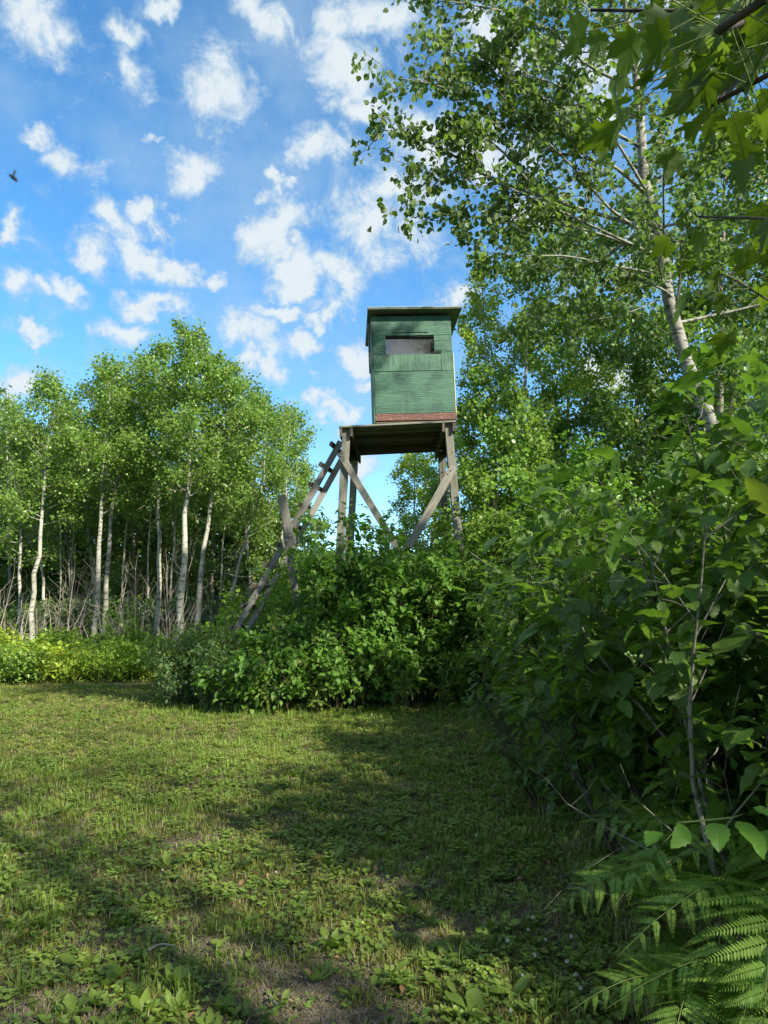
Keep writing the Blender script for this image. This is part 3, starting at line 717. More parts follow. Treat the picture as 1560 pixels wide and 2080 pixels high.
def flush_records():
    # coarse depth buffer: which leaves the camera sees
    zb = {}
    CELL = 9
    allk, alld, alli = [], [], []
    for ri, rc in enumerate(RECORDS):
        if not rc['maxparts']: 
            x, y, f = project(rc['P']); ok = (f > .3) & (x > 0) & (x < 1560) & (y > 0) & (y < 2080)
            w = np.where(ok)[0][::2]
        else:
            x, y, f = project(rc['P']); ok = (f > .3) & (x > 0) & (x < 1560) & (y > 0) & (y < 2080); w = np.where(ok)[0]
        allk.append((x[w]/CELL).astype(np.int64)*4096 + (y[w]/CELL).astype(np.int64)); alld.append(f[w]); alli.append(np.stack([np.full(len(w), ri), w], 1))
    K = np.concatenate(allk); Dp = np.concatenate(alld); I = np.concatenate(alli)
    o = np.lexsort((Dp, K)); first = np.r_[True, K[o][1:] != K[o][:-1]]; vis = I[o][first]
    NV = 5
    cache = {}
    for ri, rc in enumerate(RECORDS):
        P = rc['P']; part = np.zeros(len(P), bool)
        if rc['maxparts']:
            v = vis[vis[:, 0] == ri][:, 1]; x, y, f = project(P[v]); px = rc['S'][v]*F/f
            c = v[px >= rc['partpx']]; pc = px[px >= rc['partpx']]
            c = c[np.argsort(-pc)][:rc['maxparts']]; part[c] = True
            X, Y, Z = frames(rc['D'], rc['N'])
            for q in c:
                vi = int(rc['rnd'][q]*NV*.9999); key = (rc['tk'], rc['mat'], vi)
                if key not in cache:
                    V, T, U, Sv = TEMPL[rc['tk']]; V = V.copy(); rr = np.random.default_rng(vi*11+3)
                    V[:, 0] *= .85+.3*rr.random(); V[:, 2] += .05*np.sin(V[:, 1]*9+vi)*np.abs(V[:, 0])*2 + V[:, 0]*rr.normal(0, .12)
                    cache[key] = mesh_np('leaf', V, T, M[rc['mat']], {'rnd': np.full(len(V), (vi+.5)/NV*.94), 'lu': U, 'lv': Sv})
                o = bpy.data.objects.new('leaf', cache[key]); COL.objects.link(o); o.parent = rc['root']
                s = rc['S'][q]; p = P[q]-rc['base']
                o.matrix_basis = Matrix(((X[q, 0]*s, Y[q, 0]*s, Z[q, 0]*s, p[0]), (X[q, 1]*s, Y[q, 1]*s, Z[q, 1]*s, p[1]), (X[q, 2]*s, Y[q, 2]*s, Z[q, 2]*s, p[2]), (0, 0, 0, 1)))
        k = ~part
        if k.sum():
            me = leaves_mesh('foliage', rc['tk'], P[k], rc['D'][k], rc['N'][k], rc['S'][k], rc['rnd'][k], M[rc['mat']], rc['base'], uv=True)
            o = obj('foliage', me, rc['root']); o['kind'] = 'stuff'

def gp(px, D, z=0.0):
    """ground plan point on the sight line of photo column px at depth D"""
    w = W(px, 1300, D); return np.array([w[0], D, z])
def spine(pts, D, lean=0.0):
    a = [W(x, y, D + lean*i) for i, (x, y) in enumerate(pts)]
    b = a[0] + (a[0]-a[1])*(a[0][2]+.05)/max(a[1][2]-a[0][2], .1)
    b[0] = a[0][0] + np.clip(b[0]-a[0][0], -.35, .35); b[2] = -.05; b[1] = a[0][1]
    return [b] + a

# ---- left aspen grove, front row: (trunk pixels from the bottom up, depth, radius, crown start, crown width, leaves, label)
GROUP_A = 'pale aspens at the left edge of the clearing'
front = [
 ([(42, 1300), (40, 1180), (42, 1060), (28, 970), (15, 900), (5, 830)], 17.5, .055, .38, 1.25, 6500, 'slim aspen at the far left edge whose trunk forks low'),
 ([(62, 1295), (68, 1200), (82, 1090), (90, 960), (98, 870), (100, 790)], 16.8, .075, .50, 1.25, 9000, 'aspen with a trunk curving right and a narrow top, second from the left'),
 ([(93, 1295), (86, 1180), (80, 1090), (66, 1000), (50, 930), (40, 860)], 18.2, .050, .45, 1.0, 4500, 'thin aspen leaning left behind the curved aspen'),
 ([(194, 1290), (198, 1170), (206, 1040), (212, 930), (222, 830), (228, 755)], 17.0, .080, .50, 1.35, 10500, 'aspen with a straight pale trunk, left one of the close pair'),
 ([(211, 1292), (218, 1170), (226, 1050), (236, 980), (262, 880), (290, 742)], 17.6, .075, .48, 1.25, 9500, 'aspen with a greyer trunk, right one of the close pair'),
 ([(322, 1295), (321, 1180), (322, 1060), (322, 960), (328, 830), (335, 722)], 17.2, .075, .50, 1.30, 10500, 'aspen with a dead straight thin trunk left of the tallest aspen'),
 ([(361, 1312), (368, 1190), (376, 1085), (384, 960), (388, 840), (392, 698)], 16.2, .100, .52, 1.45, 14000, 'tallest aspen of the grove with a thick white trunk'),
 ([(398, 1295), (410, 1180), (422, 1075), (432, 990), (446, 905), (466, 765)], 16.6, .085, .54, 1.45, 13000, 'aspen with a white trunk bowed to the right beside the tallest aspen'),
 ([(462, 1245), (480, 1170), (500, 1090), (516, 1045), (538, 950), (528, 830)], 17.4, .050, .50, 1.30, 7500, 'thin aspen leaning to the right between the bowed aspen and the ladder'),
 ([(560, 1250), (566, 1150), (575, 1050), (582, 950), (586, 890), (586, 850)], 19.0, .060, .25, 1.20, 10500, 'rightmost leafy aspen of the grove, hanging over the ladder foot'),
]
for i, (pts, D, r0, t0, Lm, nl, lab) in enumerate(front):
    sp = spine(pts, D)
    grow('aspen_tree', lab, 'tree', sp[0]*[1, 1, 0], trunk=sp, r0=r0, r1=.008, t0=t0, Lmax=Lm, nleaf=int(nl*1.0), seed=20+i, n1=30, elev=(14, 66), lift=.24,
         tk='far6', size=.064, clump=.095, group=GROUP_A, smin=.30, n3=5, bark='bark_white')
for i, (pts, D, lab) in enumerate([([(120, 1290), (124, 1150), (122, 1030), (130, 930), (134, 850)], 18.6, 'very thin pale aspen stem right of the curved aspen'), ([(246, 1285), (250, 1150), (262, 1020), (270, 900), (268, 820)], 18.8, 'very thin pale aspen stem just right of the close pair'),
        ([(303, 1285), (300, 1150), (306, 1040), (300, 920), (304, 830)], 18.4, 'very thin aspen stem left of the straight thin trunk'), ([(446, 1260), (452, 1120), (462, 1010), (470, 930), (474, 850)], 18.5, 'greyish thin aspen stem between the bowed aspen and the leaning one'),
        ([(340, 1285), (350, 1150), (356, 1050), (350, 960), (358, 860)], 19.0, 'very thin aspen stem between the straight trunk and the tallest aspen'), ([(150, 1285), (146, 1150), (156, 1040), (158, 940), (166, 840)], 19.2, 'very thin aspen stem left of the close pair')]):
    sp = spine(pts, D)
    grow('aspen_tree', lab, 'tree', sp[0]*[1, 1, 0], trunk=sp, r0=.036, r1=.006, t0=.52, Lmax=.8, nleaf=2200, seed=80+i, n1=16, elev=(18, 60), lift=.2, tk='far6', size=.064, clump=.09, group=GROUP_A)
# the few leafless lower limbs of the front row are on the trees behind: second row, darker and denser
back = [(-70, 20.5, 720), (20, 21.5, 850), (140, 21, 820), (180, 20, 800), (262, 21, 775), (345, 20.5, 790), (440, 21.5, 790), (500, 20, 800), (545, 21.5, 860), (600, 23, 930)]
labs = ['aspen standing deeper in the grove beyond the left edge', 'darker aspen deep in the grove behind the far left trunks', 'darker aspen filling the gap right of the curved aspen',
        'darker aspen just behind the close pair of trunks', 'darker aspen behind the grove between the close pair and the straight thin trunk', 'darker aspen right behind the tallest aspen',
        'darker aspen behind the bowed white trunk', 'round topped aspen behind the thin leaning one', 'lower aspen behind the grove near the ladder', 'small pale aspen far behind the ladder, its crown against the sky']
for i, (px, D, ty) in enumerate(back):
    j = rng.normal(0, 8, 3)
    pts = [(px, 1290), (px+j[0], 1180), (px+j[1], 1000), (px+j[2], 860), (px+4, ty)]
    sp = spine(pts, D); sm = i == 9
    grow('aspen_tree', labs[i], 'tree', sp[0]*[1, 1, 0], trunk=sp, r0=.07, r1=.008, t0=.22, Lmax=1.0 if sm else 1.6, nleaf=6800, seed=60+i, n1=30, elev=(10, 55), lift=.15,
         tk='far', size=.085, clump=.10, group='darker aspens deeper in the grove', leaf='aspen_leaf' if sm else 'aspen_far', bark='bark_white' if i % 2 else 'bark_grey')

# ---- dead saplings among the trunks
protos = []
for k in range(6):
    protos.append(grow('dead_sapling', None, 'sapling', (0, 0, 0), r0=.017, bark='twig_dead', nleaf=0, bare=1, stems=int(rng.integers(2, 5)), height=float(rng.uniform(2.4, 3.5)), spread=.45, seed=300+k, n2=7, n3=2, l2=.32, l3=.5))
spots = [(25, 16.2), (58, 17.5), (120, 16.4), (136, 17.6), (150, 16.8), (165, 18.2), (100, 17), (178, 17.1), (235, 18), (255, 16.9), (272, 17.6), (290, 16.5), (300, 17.3), (312, 18.4), (338, 16.9), (345, 17.7), (380, 17.8), (405, 18.2), (440, 16.9), (452, 18), (480, 17.9), (495, 19), (525, 18), (-30, 17), (350, 15.9), (215, 16.3)]
lab = 'bare grey dead sapling with upright twigs among the aspen trunks'
for k, (px, D) in enumerate(spots):
    src = protos[k % 6]
    if k < 6: o = src
    else:
        o = src.copy(); COL.objects.link(o)
        for c_ in src.children:
            c2 = c_.copy(); COL.objects.link(c2); c2.parent = o
    o.location = tuple(gp(px, D)); o.rotation_euler = (rng.normal(0, .05), rng.normal(0, .08), rng.uniform(0, 6.28)); s = rng.uniform(.75, 1.2); o.scale = (s, s, s)
    tag(o, lab, 'sapling', 'bare saplings among the aspen trunks')

# ---- far woods: one mass of foliage behind both groves
def woods(name, x0, x1, y0, y1, hfun, n, size, mat, seed):
    r = np.random.default_rng(seed); x = r.uniform(x0, x1, n); y = r.uniform(y0, y1, n)
    h = hfun(x)*(.7+.5*vnoise(x*1.0+40, y*1.0, .5, 3)); z = h*np.sqrt(r.uniform(0, 1, n))
    cl = vnoise(x+z*.7+10, y+z+3, 1.4, 2); k = cl > .33
    P = np.stack([x, y, z], 1)[k]; m = len(P)
    D = norm(r.normal(0, 1, (m, 3))+[0, -.2, -.4]); N = norm(r.normal(0, 1, (m, 3))+[0, -.4, .6])
    me = leaves_mesh(name, 'far', P, D, N, size*r.uniform(.6, 1.3, m), r.random(m), M[mat], np.zeros(3))
    return tag(obj(name, me), kind='stuff')
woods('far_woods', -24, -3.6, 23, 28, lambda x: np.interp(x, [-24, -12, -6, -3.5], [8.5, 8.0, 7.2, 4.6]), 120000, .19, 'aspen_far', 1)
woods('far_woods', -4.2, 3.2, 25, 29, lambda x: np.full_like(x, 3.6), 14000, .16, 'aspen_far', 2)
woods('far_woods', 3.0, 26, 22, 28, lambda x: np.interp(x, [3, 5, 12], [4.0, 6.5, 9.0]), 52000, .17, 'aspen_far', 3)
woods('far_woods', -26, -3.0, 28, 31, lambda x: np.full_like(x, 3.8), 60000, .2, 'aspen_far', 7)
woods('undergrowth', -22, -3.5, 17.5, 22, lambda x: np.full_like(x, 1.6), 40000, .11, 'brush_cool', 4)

# ---- trees behind the stand, right half
grow('poplar_tree', 'yellow-green poplar with a thin bare pale stem right behind the cabin', 'tree', gp(1012, 16.5), trunk=spine([(1010, 1010), (1003, 880), (993, 780), (986, 700), (980, 600), (975, 530)], 16.5), r0=.065, r1=.008,
     t0=.30, Lmax=1.15, nleaf=17000, seed=101, n1=34, elev=(25, 68), lift=.3, tk='far6', size=.066, leaf='poplar_leaf', clump=.08)
grow('poplar_tree', 'light green tree framed between the posts of the stand', 'tree', gp(842, 24), trunk=spine([(845, 1110), (843, 1040), (842, 980), (845, 900)], 24), r0=.07, r1=.008,
     t0=.12, Lmax=1.5, nleaf=16000, seed=102, n1=34, elev=(15, 60), lift=.2, tk='far', size=.085, leaf='poplar_leaf', clump=.10)
grow('poplar_tree', 'broad light tree beside the one framed between the posts, behind the right post', 'tree', gp(905, 22), trunk=spine([(905, 1110), (908, 1000), (912, 930), (915, 850)], 22), r0=.07, r1=.008,
     t0=.12, Lmax=1.6, nleaf=13000, seed=103, n1=30, elev=(15, 60), lift=.2, tk='far', size=.085, leaf='aspen_leaf', clump=.10)
rb = [(1075, 15.5, 470, 1.7, 'aspen_leaf', 'broad green tree right of the yellow-green poplar'), (1150, 17.5, 420, 1.9, 'poplar_leaf', 'pale leafy tree in the gap left of the straight pale stem'),
      (1212, 19, 520, 1.5, 'aspen_leaf', 'tree with a straight pale stem seen through the leaves right of the cabin'), (1290, 15, 420, 2.1, 'aspen_far', 'dark leafy tree behind the leaning aspen trunk'),
      (1395, 16.5, 380, 2.2, 'aspen_leaf', 'tree right of the leaning aspen trunk, deep in the wood'), (1500, 14.5, 430, 2.2, 'aspen_far', 'tree near the right edge behind the thicket'),
      (1620, 13.0, 120, 2.4, 'aspen_leaf', 'tree at the right edge of the wood, crown only in view'), (1480, 12.5, 60, 2.2, 'aspen_far', 'tall tree right of the leaning aspen, reaching the top of the frame'), (1100, 13.6, 860, 1.3, 'aspen_leaf', 'young tree behind the brush right of the stand'),
      (1010, 14.2, 880, 1.2, 'brush_leaf', 'young leafy tree just behind the right front post')]
for i, (px, D, ty, Lm, mt, lab) in enumerate(rb):
    j = rng.normal(0, 12, 3)
    sp = spine([(px, 1200), (px+j[0], 1000), (px+j[1], 800 if ty < 700 else 950), (px+j[2]*.4, ty)], D)
    grow('woodland_tree', lab, 'tree', sp[0]*[1, 1, 0], trunk=sp, r0=.085 if i < 8 else .05, r1=.01, t0=.12, Lmax=Lm, nleaf=18000 if i < 8 else 9000, seed=120+i, n1=32, elev=(5, 55), lift=.12,
         tk='far6' if D < 16 else 'far', size=.085, leaf=mt, clump=.11, bark='bark_white' if i in (2, 0, 8) else 'bark_grey', group='broadleaf trees in the wood behind the stand')

# ---- the big leaning aspen at the right
AD = 7.4
asp = spine([(1475, 960), (1448, 860), (1418, 790), (1388, 700), (1366, 620), (1350, 520), (1322, 430), (1304, 290), (1288, 170), (1282, 60), (1276, -90), (1270, -300)], AD)
asp[0] = np.array([4.15, AD, -.05])
aroot = grow('leaning_aspen', 'large aspen with white scarred trunk leaning over the thicket', 'tree', asp[0]*[1, 1, 0], trunk=asp, r0=.100, r1=.028, bark='bark_near',
     t0=.44, Lmax=2.3, nleaf=17000, seed=201, n1=26, elev=(5, 45), lift=.1, tk='round', size=.066, leaf='aspen_near', clump=.07, maxparts=300, limb_parts=False, n2=7, n3=4, prof=lambda q: .45+.55*(1-q)**.4, partpx=10)
def limb(pts, D0, D1, r0, nl, seed, Lm=.55, n1=14, t0=.15, target=None, leaf='aspen_near', size=.066, tk='round', bark='bark_near', droop=.7, clump=.05, n2=5, n3=3, mp=150):
    """a long limb of an existing tree, traced at its real distance"""
    root = target or aroot; base = np.array(root.location)
    P = [W(x, y, D0+(D1-D0)*i/(len(pts)-1)) if not isinstance(x, np.ndarray) else x for i, (x, y) in enumerate(pts)]
    r = np.random.default_rng(seed); tp = spline(P, 12); r0 *= .8; nl = int(nl*1.2); tr = np.linspace(r0, r0*.2, 12)
    obj('limb', tube_mesh('limb', [(tp[None], tr[None], 7)], M[bark], base), root)
    ts = np.linspace(t0, .99, n1); P0, td = sample(np.repeat(tp[None], n1, 0), ts)
    D1_ = norm(td*.6 + norm(r.normal(0, 1, (n1, 3)))*[1, 1, .7]*.9 + [0, 0, .1]); L1 = Lm*(1.2-.6*ts)*r.uniform(.6, 1.2, n1)
    P1 = curve_paths(P0, D1_, L1, 5, -.02, .05, r); R1 = np.repeat(np.linspace(r0*.3, r0*.1, 5)[None], n1, 0)
    m = n1*n2; i2 = np.repeat(np.arange(n1), n2); P0, d = sample(P1[i2], r.uniform(.2, 1, m)); D2 = norm(d*.6+norm(r.normal(0, 1, (m, 3)))*.8)
    P2 = curve_paths(P0, D2, np.maximum(L1[i2]*.5, .08)*r.uniform(.6, 1.2, m), 3, -.05, .05, r); R2 = np.full((m, 3), r0*.06+.0012)
    obj('twigs', tube_mesh('twigs', [(P1, R1, 5), (P2, R2, 3)], M[bark], base), root)
    it = r.integers(0, m, nl); P, d = sample(P2[it], r.beta(1.5, 1, nl)); P = P + r.normal(0, clump, (nl, 3))
    D = norm(d*.4+norm(r.normal(0, 1, (nl, 3)))*.7+[0, 0, -droop]); N = norm(r.normal(0, 1, (nl, 3))+[0, 0, .3]); S = size*r.uniform(.65, 1.2, nl)
    RECORDS.append(dict(root=root, base=base, P=P, D=D, N=N, S=S, rnd=r.random(nl), mat=leaf, tk=tk, maxparts=mp, partpx=10))
limb([(1335, 470), (1200, 430), (1097, 398), (991, 359), (940, 328), (884, 292), (830, 278), (775, 262)], 7.4, 6.3, .034, 520, 1, Lm=.55, n1=16, t0=.35)
limb([(1097, 398), (1033, 320), (995, 285), (953, 236), (904, 180), (850, 165), (800, 158)], 6.8, 6.0, .020, 420, 2, Lm=.5, n1=14, t0=.25)
limb([(991, 359), (940, 366), (891, 364), (860, 345), (800, 325)], 6.7, 6.4, .011, 170, 3, Lm=.36, n1=9)
limb([(891, 364), (862, 400), (830, 418), (806, 425)], 6.5, 6.4, .008, 100, 4, Lm=.28, n1=7)
limb([(1345, 520), (1200, 470), (1100, 450), (1000, 440), (900, 447)], 7.4, 6.6, .022, 380, 5, Lm=.5, n1=14, t0=.3)
limb([(1350, 560), (1250, 540), (1150, 520), (1050, 520), (950, 505)], 7.4, 6.6, .020, 360, 6, Lm=.45, n1=14, t0=.3)
limb([(1290, 180), (1190, 130), (1130, 70), (1050, 30), (960, 10), (900, 0)], 7.4, 6.4, .026, 560, 7, Lm=.65, n1=16, t0=.2)
limb([(1304, 300), (1230, 260), (1160, 225), (1060, 180), (970, 130), (905, 95)], 7.4, 6.3, .028, 620, 8, Lm=.65, n1=16, t0=.25)
limb([(1318, 400), (1250, 340), (1180, 320), (1100, 300), (1030, 260)], 7.4, 6.6, .03, 560, 9, Lm=.6, n1=14, t0=.3)
limb([(1320, 366), (1380, 345), (1440, 325), (1500, 300), (1620, 280)], 7.4, 6.9, .012, 480, 10, Lm=.6, n1=14, bark='bark_dark')
limb([(1382, 620), (1350, 590), (1310, 572), (1250, 540)], 7.4, 7.0, .022, 300, 11, Lm=.5, n1=10, t0=.4)
limb([(1372, 640), (1382, 560), (1386, 480), (1400, 420)], 7.35, 7.2, 0.018, 60, 12, Lm=.3, n1=9, t0=.4, bark='bark_dark')
limb([(1288, 170), (1370, 120), (1460, 90), (1580, 60)], 7.4, 6.8, .03, 520, 13, Lm=.7, n1=14)
limb([(1360, 600), (1260, 640), (1160, 650), (1060, 640)], 7.4, 6.9, .010, 480, 15, Lm=.5, n1=12, t0=.25)

# ---- maple hanging in from the upper right, trunk outside the frame
mb = np.array([3.6, -1.2, 0.0])
mroot = grow('maple_tree', 'maple with broad lobed leaves hanging into the top right corner', 'tree', mb, trunk=[mb, mb+[0, .1, 2], mb+[-.1, .1, 4.5], mb+[-.3, .2, 7.0], mb+[-.4, .2, 8.8]], r0=.14, r1=.03, bark='bark_dark',
     t0=.42, Lmax=3.0, nleaf=1500, seed=230, n1=26, elev=(5, 50), lift=.05, tk='far6', size=.095, leaf='maple_leaf', clump=.14, upn=.7)
def mlimb(pts, r0, nl, seed, Lm=.35, n1=9, t0=.3):
    base = np.array(mroot.location); r = np.random.default_rng(seed); tp = spline(pts, 12); tr = np.linspace(r0, r0*.3, 12)
    obj('limb', tube_mesh('limb', [(tp[None], tr[None], 7)], M['bark_dark'], base), mroot)
    it = r.uniform(t0, 1, nl); P0, d = sample(np.repeat(tp[None], nl, 0), it)
    off = norm(r.normal(0, 1, (nl, 3)))*r.uniform(.03, Lm, nl)[:, None]*[1, 1, .45]
    tw = np.stack([P0, P0+off*.6+[0, 0, .01], P0+off], 1); obj('petioles', tube_mesh('petioles', [(tw, np.full((nl, 3), .0013), 3)], M['stem_green'], base), mroot)['kind'] = 'stuff'
    D = norm(off*1.5+d*.2+norm(r.normal(0, 1, (nl, 3)))*.25+[0, 0, -.28]); N = norm(r.normal(0, .35, (nl, 3))+[0, 0, 1]); S = .090*r.uniform(.7, 1.15, nl)
    RECORDS.append(dict(root=mroot, base=base, P=P0+off, D=D, N=N, S=S, rnd=r.random(nl), mat='maple_leaf', tk='maple', maxparts=120, partpx=10))
mlimb([mb+[-.1, .1, 3.4], W(1760, -140, .9), W(1600, -10, 1.6), W(1440, 40, 1.75), W(1300, 30, 1.85), W(1200, 20, 1.9)], .016, 105, 1, Lm=.34, t0=.42)
mlimb([mb+[-.1, .1, 3.2], W(1740, 60, 1.2), W(1580, 90, 1.7), W(1480, 130, 1.8), W(1400, 90, 1.9)], .014, 75, 2, Lm=.32, t0=.5)
mlimb([mb+[0, .1, 2.6], W(1760, 440, 1.4), W(1620, 420, 1.8), W(1520, 425, 1.9), W(1420, 440, 2.0)], .012, 62, 3, Lm=.28, t0=.5)
mlimb([mb+[0, .1, 2.4], W(1780, 600, 1.6), W(1640, 610, 1.9), W(1540, 560, 2.0), W(1480, 560, 2.1)], .010, 40, 4, Lm=.22, t0=.5)

# ---- trees beyond the frame whose shade falls on the lawn
for i, (x, y, h, Lm) in enumerate([(6.4, -3.6, 10.5, 3.0), (4.4, -8.5, 18.5, 3.2)]):
    b = np.array([x, y, 0.]);
    grow('woodland_tree', ['tall broadleaf tree behind the viewer on the right, shading the lawn', 'very tall tree far behind the viewer, mirrored in the cabin window'][i], 'tree', b, trunk=[b, b+[.1, 0, h*.4], b+[0, .1, h*.8], b+[.1, 0, h]], r0=.16, r1=.02, bark='bark_dark',
         t0=(.22, .45)[i], Lmax=Lm, nleaf=(900, 11000)[i], seed=240+i, n1=28, elev=(0, 50), lift=.05, tk='far', size=.105, leaf='maple_leaf', clump=.2, upn=.6, group='trees around the viewer')

# ---- brush under the stand
bs = [ # px, D, height, spread, leaf, template, size, leaves, label
 (362, 10.9, 1.05, .62, 'brush_cool', 'ovate', .062, 'small fine-leaved shrub at the left tip of the brush'),
 (430, 10.6, 1.05, .70, 'brush_cool', 'ovate', .075, 'low dark shrub at the lawn edge left of the ladder foot'),
 (510, 10.4, 1.10, .72, 'brush_leaf', 'heart', .096, 'low shrub with drooping dark leaves in front of the ladder foot'),
 (596, 10.4, 1.30, .65, 'brush_leaf', 'ovate', .090, 'low leafy shrub at the lawn edge below the prop post'),
 (680, 10.5, 1.10, .70, 'brush_leaf', 'ovate', .096, 'low shrub at the lawn edge below the left front post'),
 (765, 10.6, 1.20, .68, 'brush_leaf', 'heart', .096, 'low shrub at the lawn edge left of the lit fern'),
 (845, 10.8, 1.15, .62, 'brush_leaf', 'ovate', .090, 'bright low shrub at the lawn edge right under the cabin'),
 (925, 11.2, 1.20, .68, 'brush_leaf', 'heart', .096, 'low shrub behind the lit fern fronds'),
 (1010, 11.6, 1.40, .75, 'brush_leaf', 'heart', .096, 'dark shrub behind the brown patch of lawn'),
 (410, 11.7, 1.30, .75, 'brush_cool', 'lance', .090, 'blue-green shrub with narrow leaves at the left end of the brush'),
 (478, 11.7, 1.20, .70, 'brush_cool', 'lance', .100, 'blue-green narrow-leaved shrub below the ladder'),
 (548, 11.6, 1.30, .65, 'brush_leaf', 'ovate', .080, 'mid-height shrub hiding the ladder foot'),
 (626, 11.4, 1.90, .55, 'brush_leaf', 'heart', .096, 'rounded shrub in front of the prop post'),
 (668, 11.5, 3.05, .40, 'brush_leaf', 'heart', .096, 'tall shrub whose pointed top rises beside the left front post'),
 (715, 11.4, 2.45, .80, 'brush_leaf', 'heart', .096, 'dense heart-leaved shrub in front of the left front post'),
 (790, 11.4, 2.68, .85, 'brush_leaf', 'heart', .096, 'dense shrub where the two diagonal braces meet'),
 (862, 11.5, 2.62, .85, 'brush_leaf', 'heart', .096, 'dense shrub between the braces and the right front post'),
 (935, 11.7, 2.75, .85, 'brush_leaf', 'heart', .080, 'shrub swallowing the foot of the right front post'),
 (1003, 12.0, 3.00, .95, 'brush_leaf', 'heart', .080, 'tall shrub right of the stand'),
 (1070, 12.2, 3.10, 1.0, 'brush_leaf', 'ovate', .080, 'tall dark shrub where the brush meets the right thicket'),
]
for i, (px, D, h, sp_, mt, tk, sz, lab) in enumerate(bs):
    n = int(1500*h*(sp_/.7)**1.3 * (.085/sz)**1.2) + 500
    grow('brush_shrub', lab, 'shrub', gp(px, D), r0=.014, bark='bark_dark', leaf=mt, tk=tk, size=sz, nleaf=n, stems=11, height=h*1.02, spread=sp_*1.25, n2=9, n3=3, l2=.34, l3=.45,
         clump=.06, seed=400+i, droop=.40, upn=1.1, horiz=1.5, maxparts=170, group='shrubs in the brush below the stand', smin=.08, minh=.03)
for i, (px, D, h, sp_, mt, lab) in enumerate([(555, 14.2, 2.1, 1.0, 'lime_leaf', 'bright yellow-green bush behind the lower ladder'), (500, 14.6, 1.7, .9, 'lime_leaf', 'bright bush left of the ladder foot'), (640, 13.6, 2.5, .9, 'brush_leaf', 'bush behind the ladder and the left posts'),
      (760, 14.8, 2.5, .9, 'brush_leaf', 'bush under the middle of the platform'), (880, 14.6, 2.7, 1.0, 'brush_leaf', 'bush behind the right front post'), (990, 13.2, 4.1, 1.1, 'aspen_leaf', 'tall bush behind the brush right of the stand'),
      (1080, 13.4, 4.4, 1.2, 'brush_leaf', 'tallest bush between the stand and the thicket'), (1170, 11.5, 4.2, 1.2, 'brush_leaf', 'tall dark bush behind the thicket'), (1270, 10.0, 4.0, 1.2, 'brush_leaf', 'tall dark bush below the leaning aspen')]):
    grow('tall_bush', lab, 'bush', gp(px, D), r0=.018, bark='bark_dark', leaf=mt, tk='far6', size=.085, nleaf=int(2200*h*sp_), stems=12, height=h, spread=sp_*1.2, n2=9, n3=3, l2=.3, l3=.45, clump=.07,
         seed=440+i, droop=.4, upn=.6, smin=.1, group='bushes behind the brush', maxparts=60 if D < 12 else 0, minh=.05)

# ---- bright undergrowth at the left
ub = [(-60, 14.2), (15, 14.0), (70, 14.5), (125, 14.0), (180, 14.6), (232, 14.3), (285, 14.7), (335, 14.5), (385, 14.8), (-20, 15.6), (50, 15.8), (110, 16.0), (170, 15.9), (240, 15.8), (300, 16.0), (360, 16.0), (425, 15.8), (470, 15.2)]
ul = ['beyond the left edge of the grove', 'at the far left edge beside the grass', 'left of the curved aspen, near the grass', 'below the curved aspen with darker shade under it', 'below the close pair of trunks', 'just right of the close pair at the edge of the bare strip',
      'behind the bare strip of soil', 'below the straight thin trunk', 'between the tallest aspen and the brush', 'at the foot of the forked aspen', 'behind the far left trunks', 'between the curved aspen and the close pair', 'at the foot of the close pair', 'with tall weeds right of the close pair',
      'at the foot of the straight thin trunk', 'at the foot of the tallest aspen', 'at the foot of the bowed aspen', 'between the bowed aspen and the ladder foot']
for i, (px, D) in enumerate(ub):
    bright = i < 9 or i % 3 == 0
    h = rng.uniform(.45, .95) if i < 9 else rng.uniform(.6, 1.05); D += rng.normal(0, .25); px += rng.normal(0, 9)
    lf = ('lime_leaf', 'poplar_leaf', 'poplar_leaf', 'lime_leaf', 'aspen_leaf')[int(rng.integers(0, 5))] if i != 0 else 'lime_leaf'; bright = lf in ('lime_leaf', 'poplar_leaf'); tkk = ('far6', 'ovate', 'lance')[int(rng.integers(0, 3))]
    grow('sunlit_bush', ('yellow-green bush ' if bright else 'mid-green bush ') + ul[i], 'bush', gp(px, D), r0=.009, bark='stem_green', leaf=lf, tk=tkk, size=rng.uniform(.06, .09)*(1.3 if tkk == 'lance' else 1), nleaf=int(2900*h+400), stems=12, height=h*1.05, spread=rng.uniform(.6, .85), n2=9, n3=2, l2=.36, l3=.45,
         clump=.09, seed=500+i, droop=.3, upn=.7, smin=.05, group='bright bushes along the grove', minh=.02)
# tall narrow weeds poking up
for i, (px, D, h) in enumerate([(226, 15.2, 1.75), (243, 15.0, 1.9), (262, 15.3, 1.7), (355, 10.9, 1.15), (392, 11.2, 1.5), (700, 10.3, 1.0), (735, 10.3, 1.05), (465, 11.2, 1.7), (560, 9.95, .75), (640, 9.9, .6), (820, 10.0, .8), (900, 10.2, .7), (1000, 10.9, .9)]):
    grow('tall_weed', 'upright weed with narrow leaves ' + ['left of three above the sunlit bushes', 'tallest of three above the sunlit bushes', 'right of three above the sunlit bushes', 'at the very left tip of the brush', 'above the left end of the brush', 'at the lawn edge, left of the pair', 'at the lawn edge, right of the pair', 'beside the ladder foot', 'in front of the brush below the ladder', 'short, in front of the brush left of centre', 'in front of the brush right of centre', 'just left of the brown patch', 'behind the brown patch of lawn'][i],
         'weed', gp(px, D), r0=.006, bark='stem_green', leaf='weed_leaf' if i > 2 else 'lime_leaf', tk='lance', size=.11, nleaf=130, stems=3, height=h, spread=.2, n2=16, n3=1, l2=.07, l3=.5, clump=.012, seed=560+i, droop=.1, smin=.12, maxparts=40)

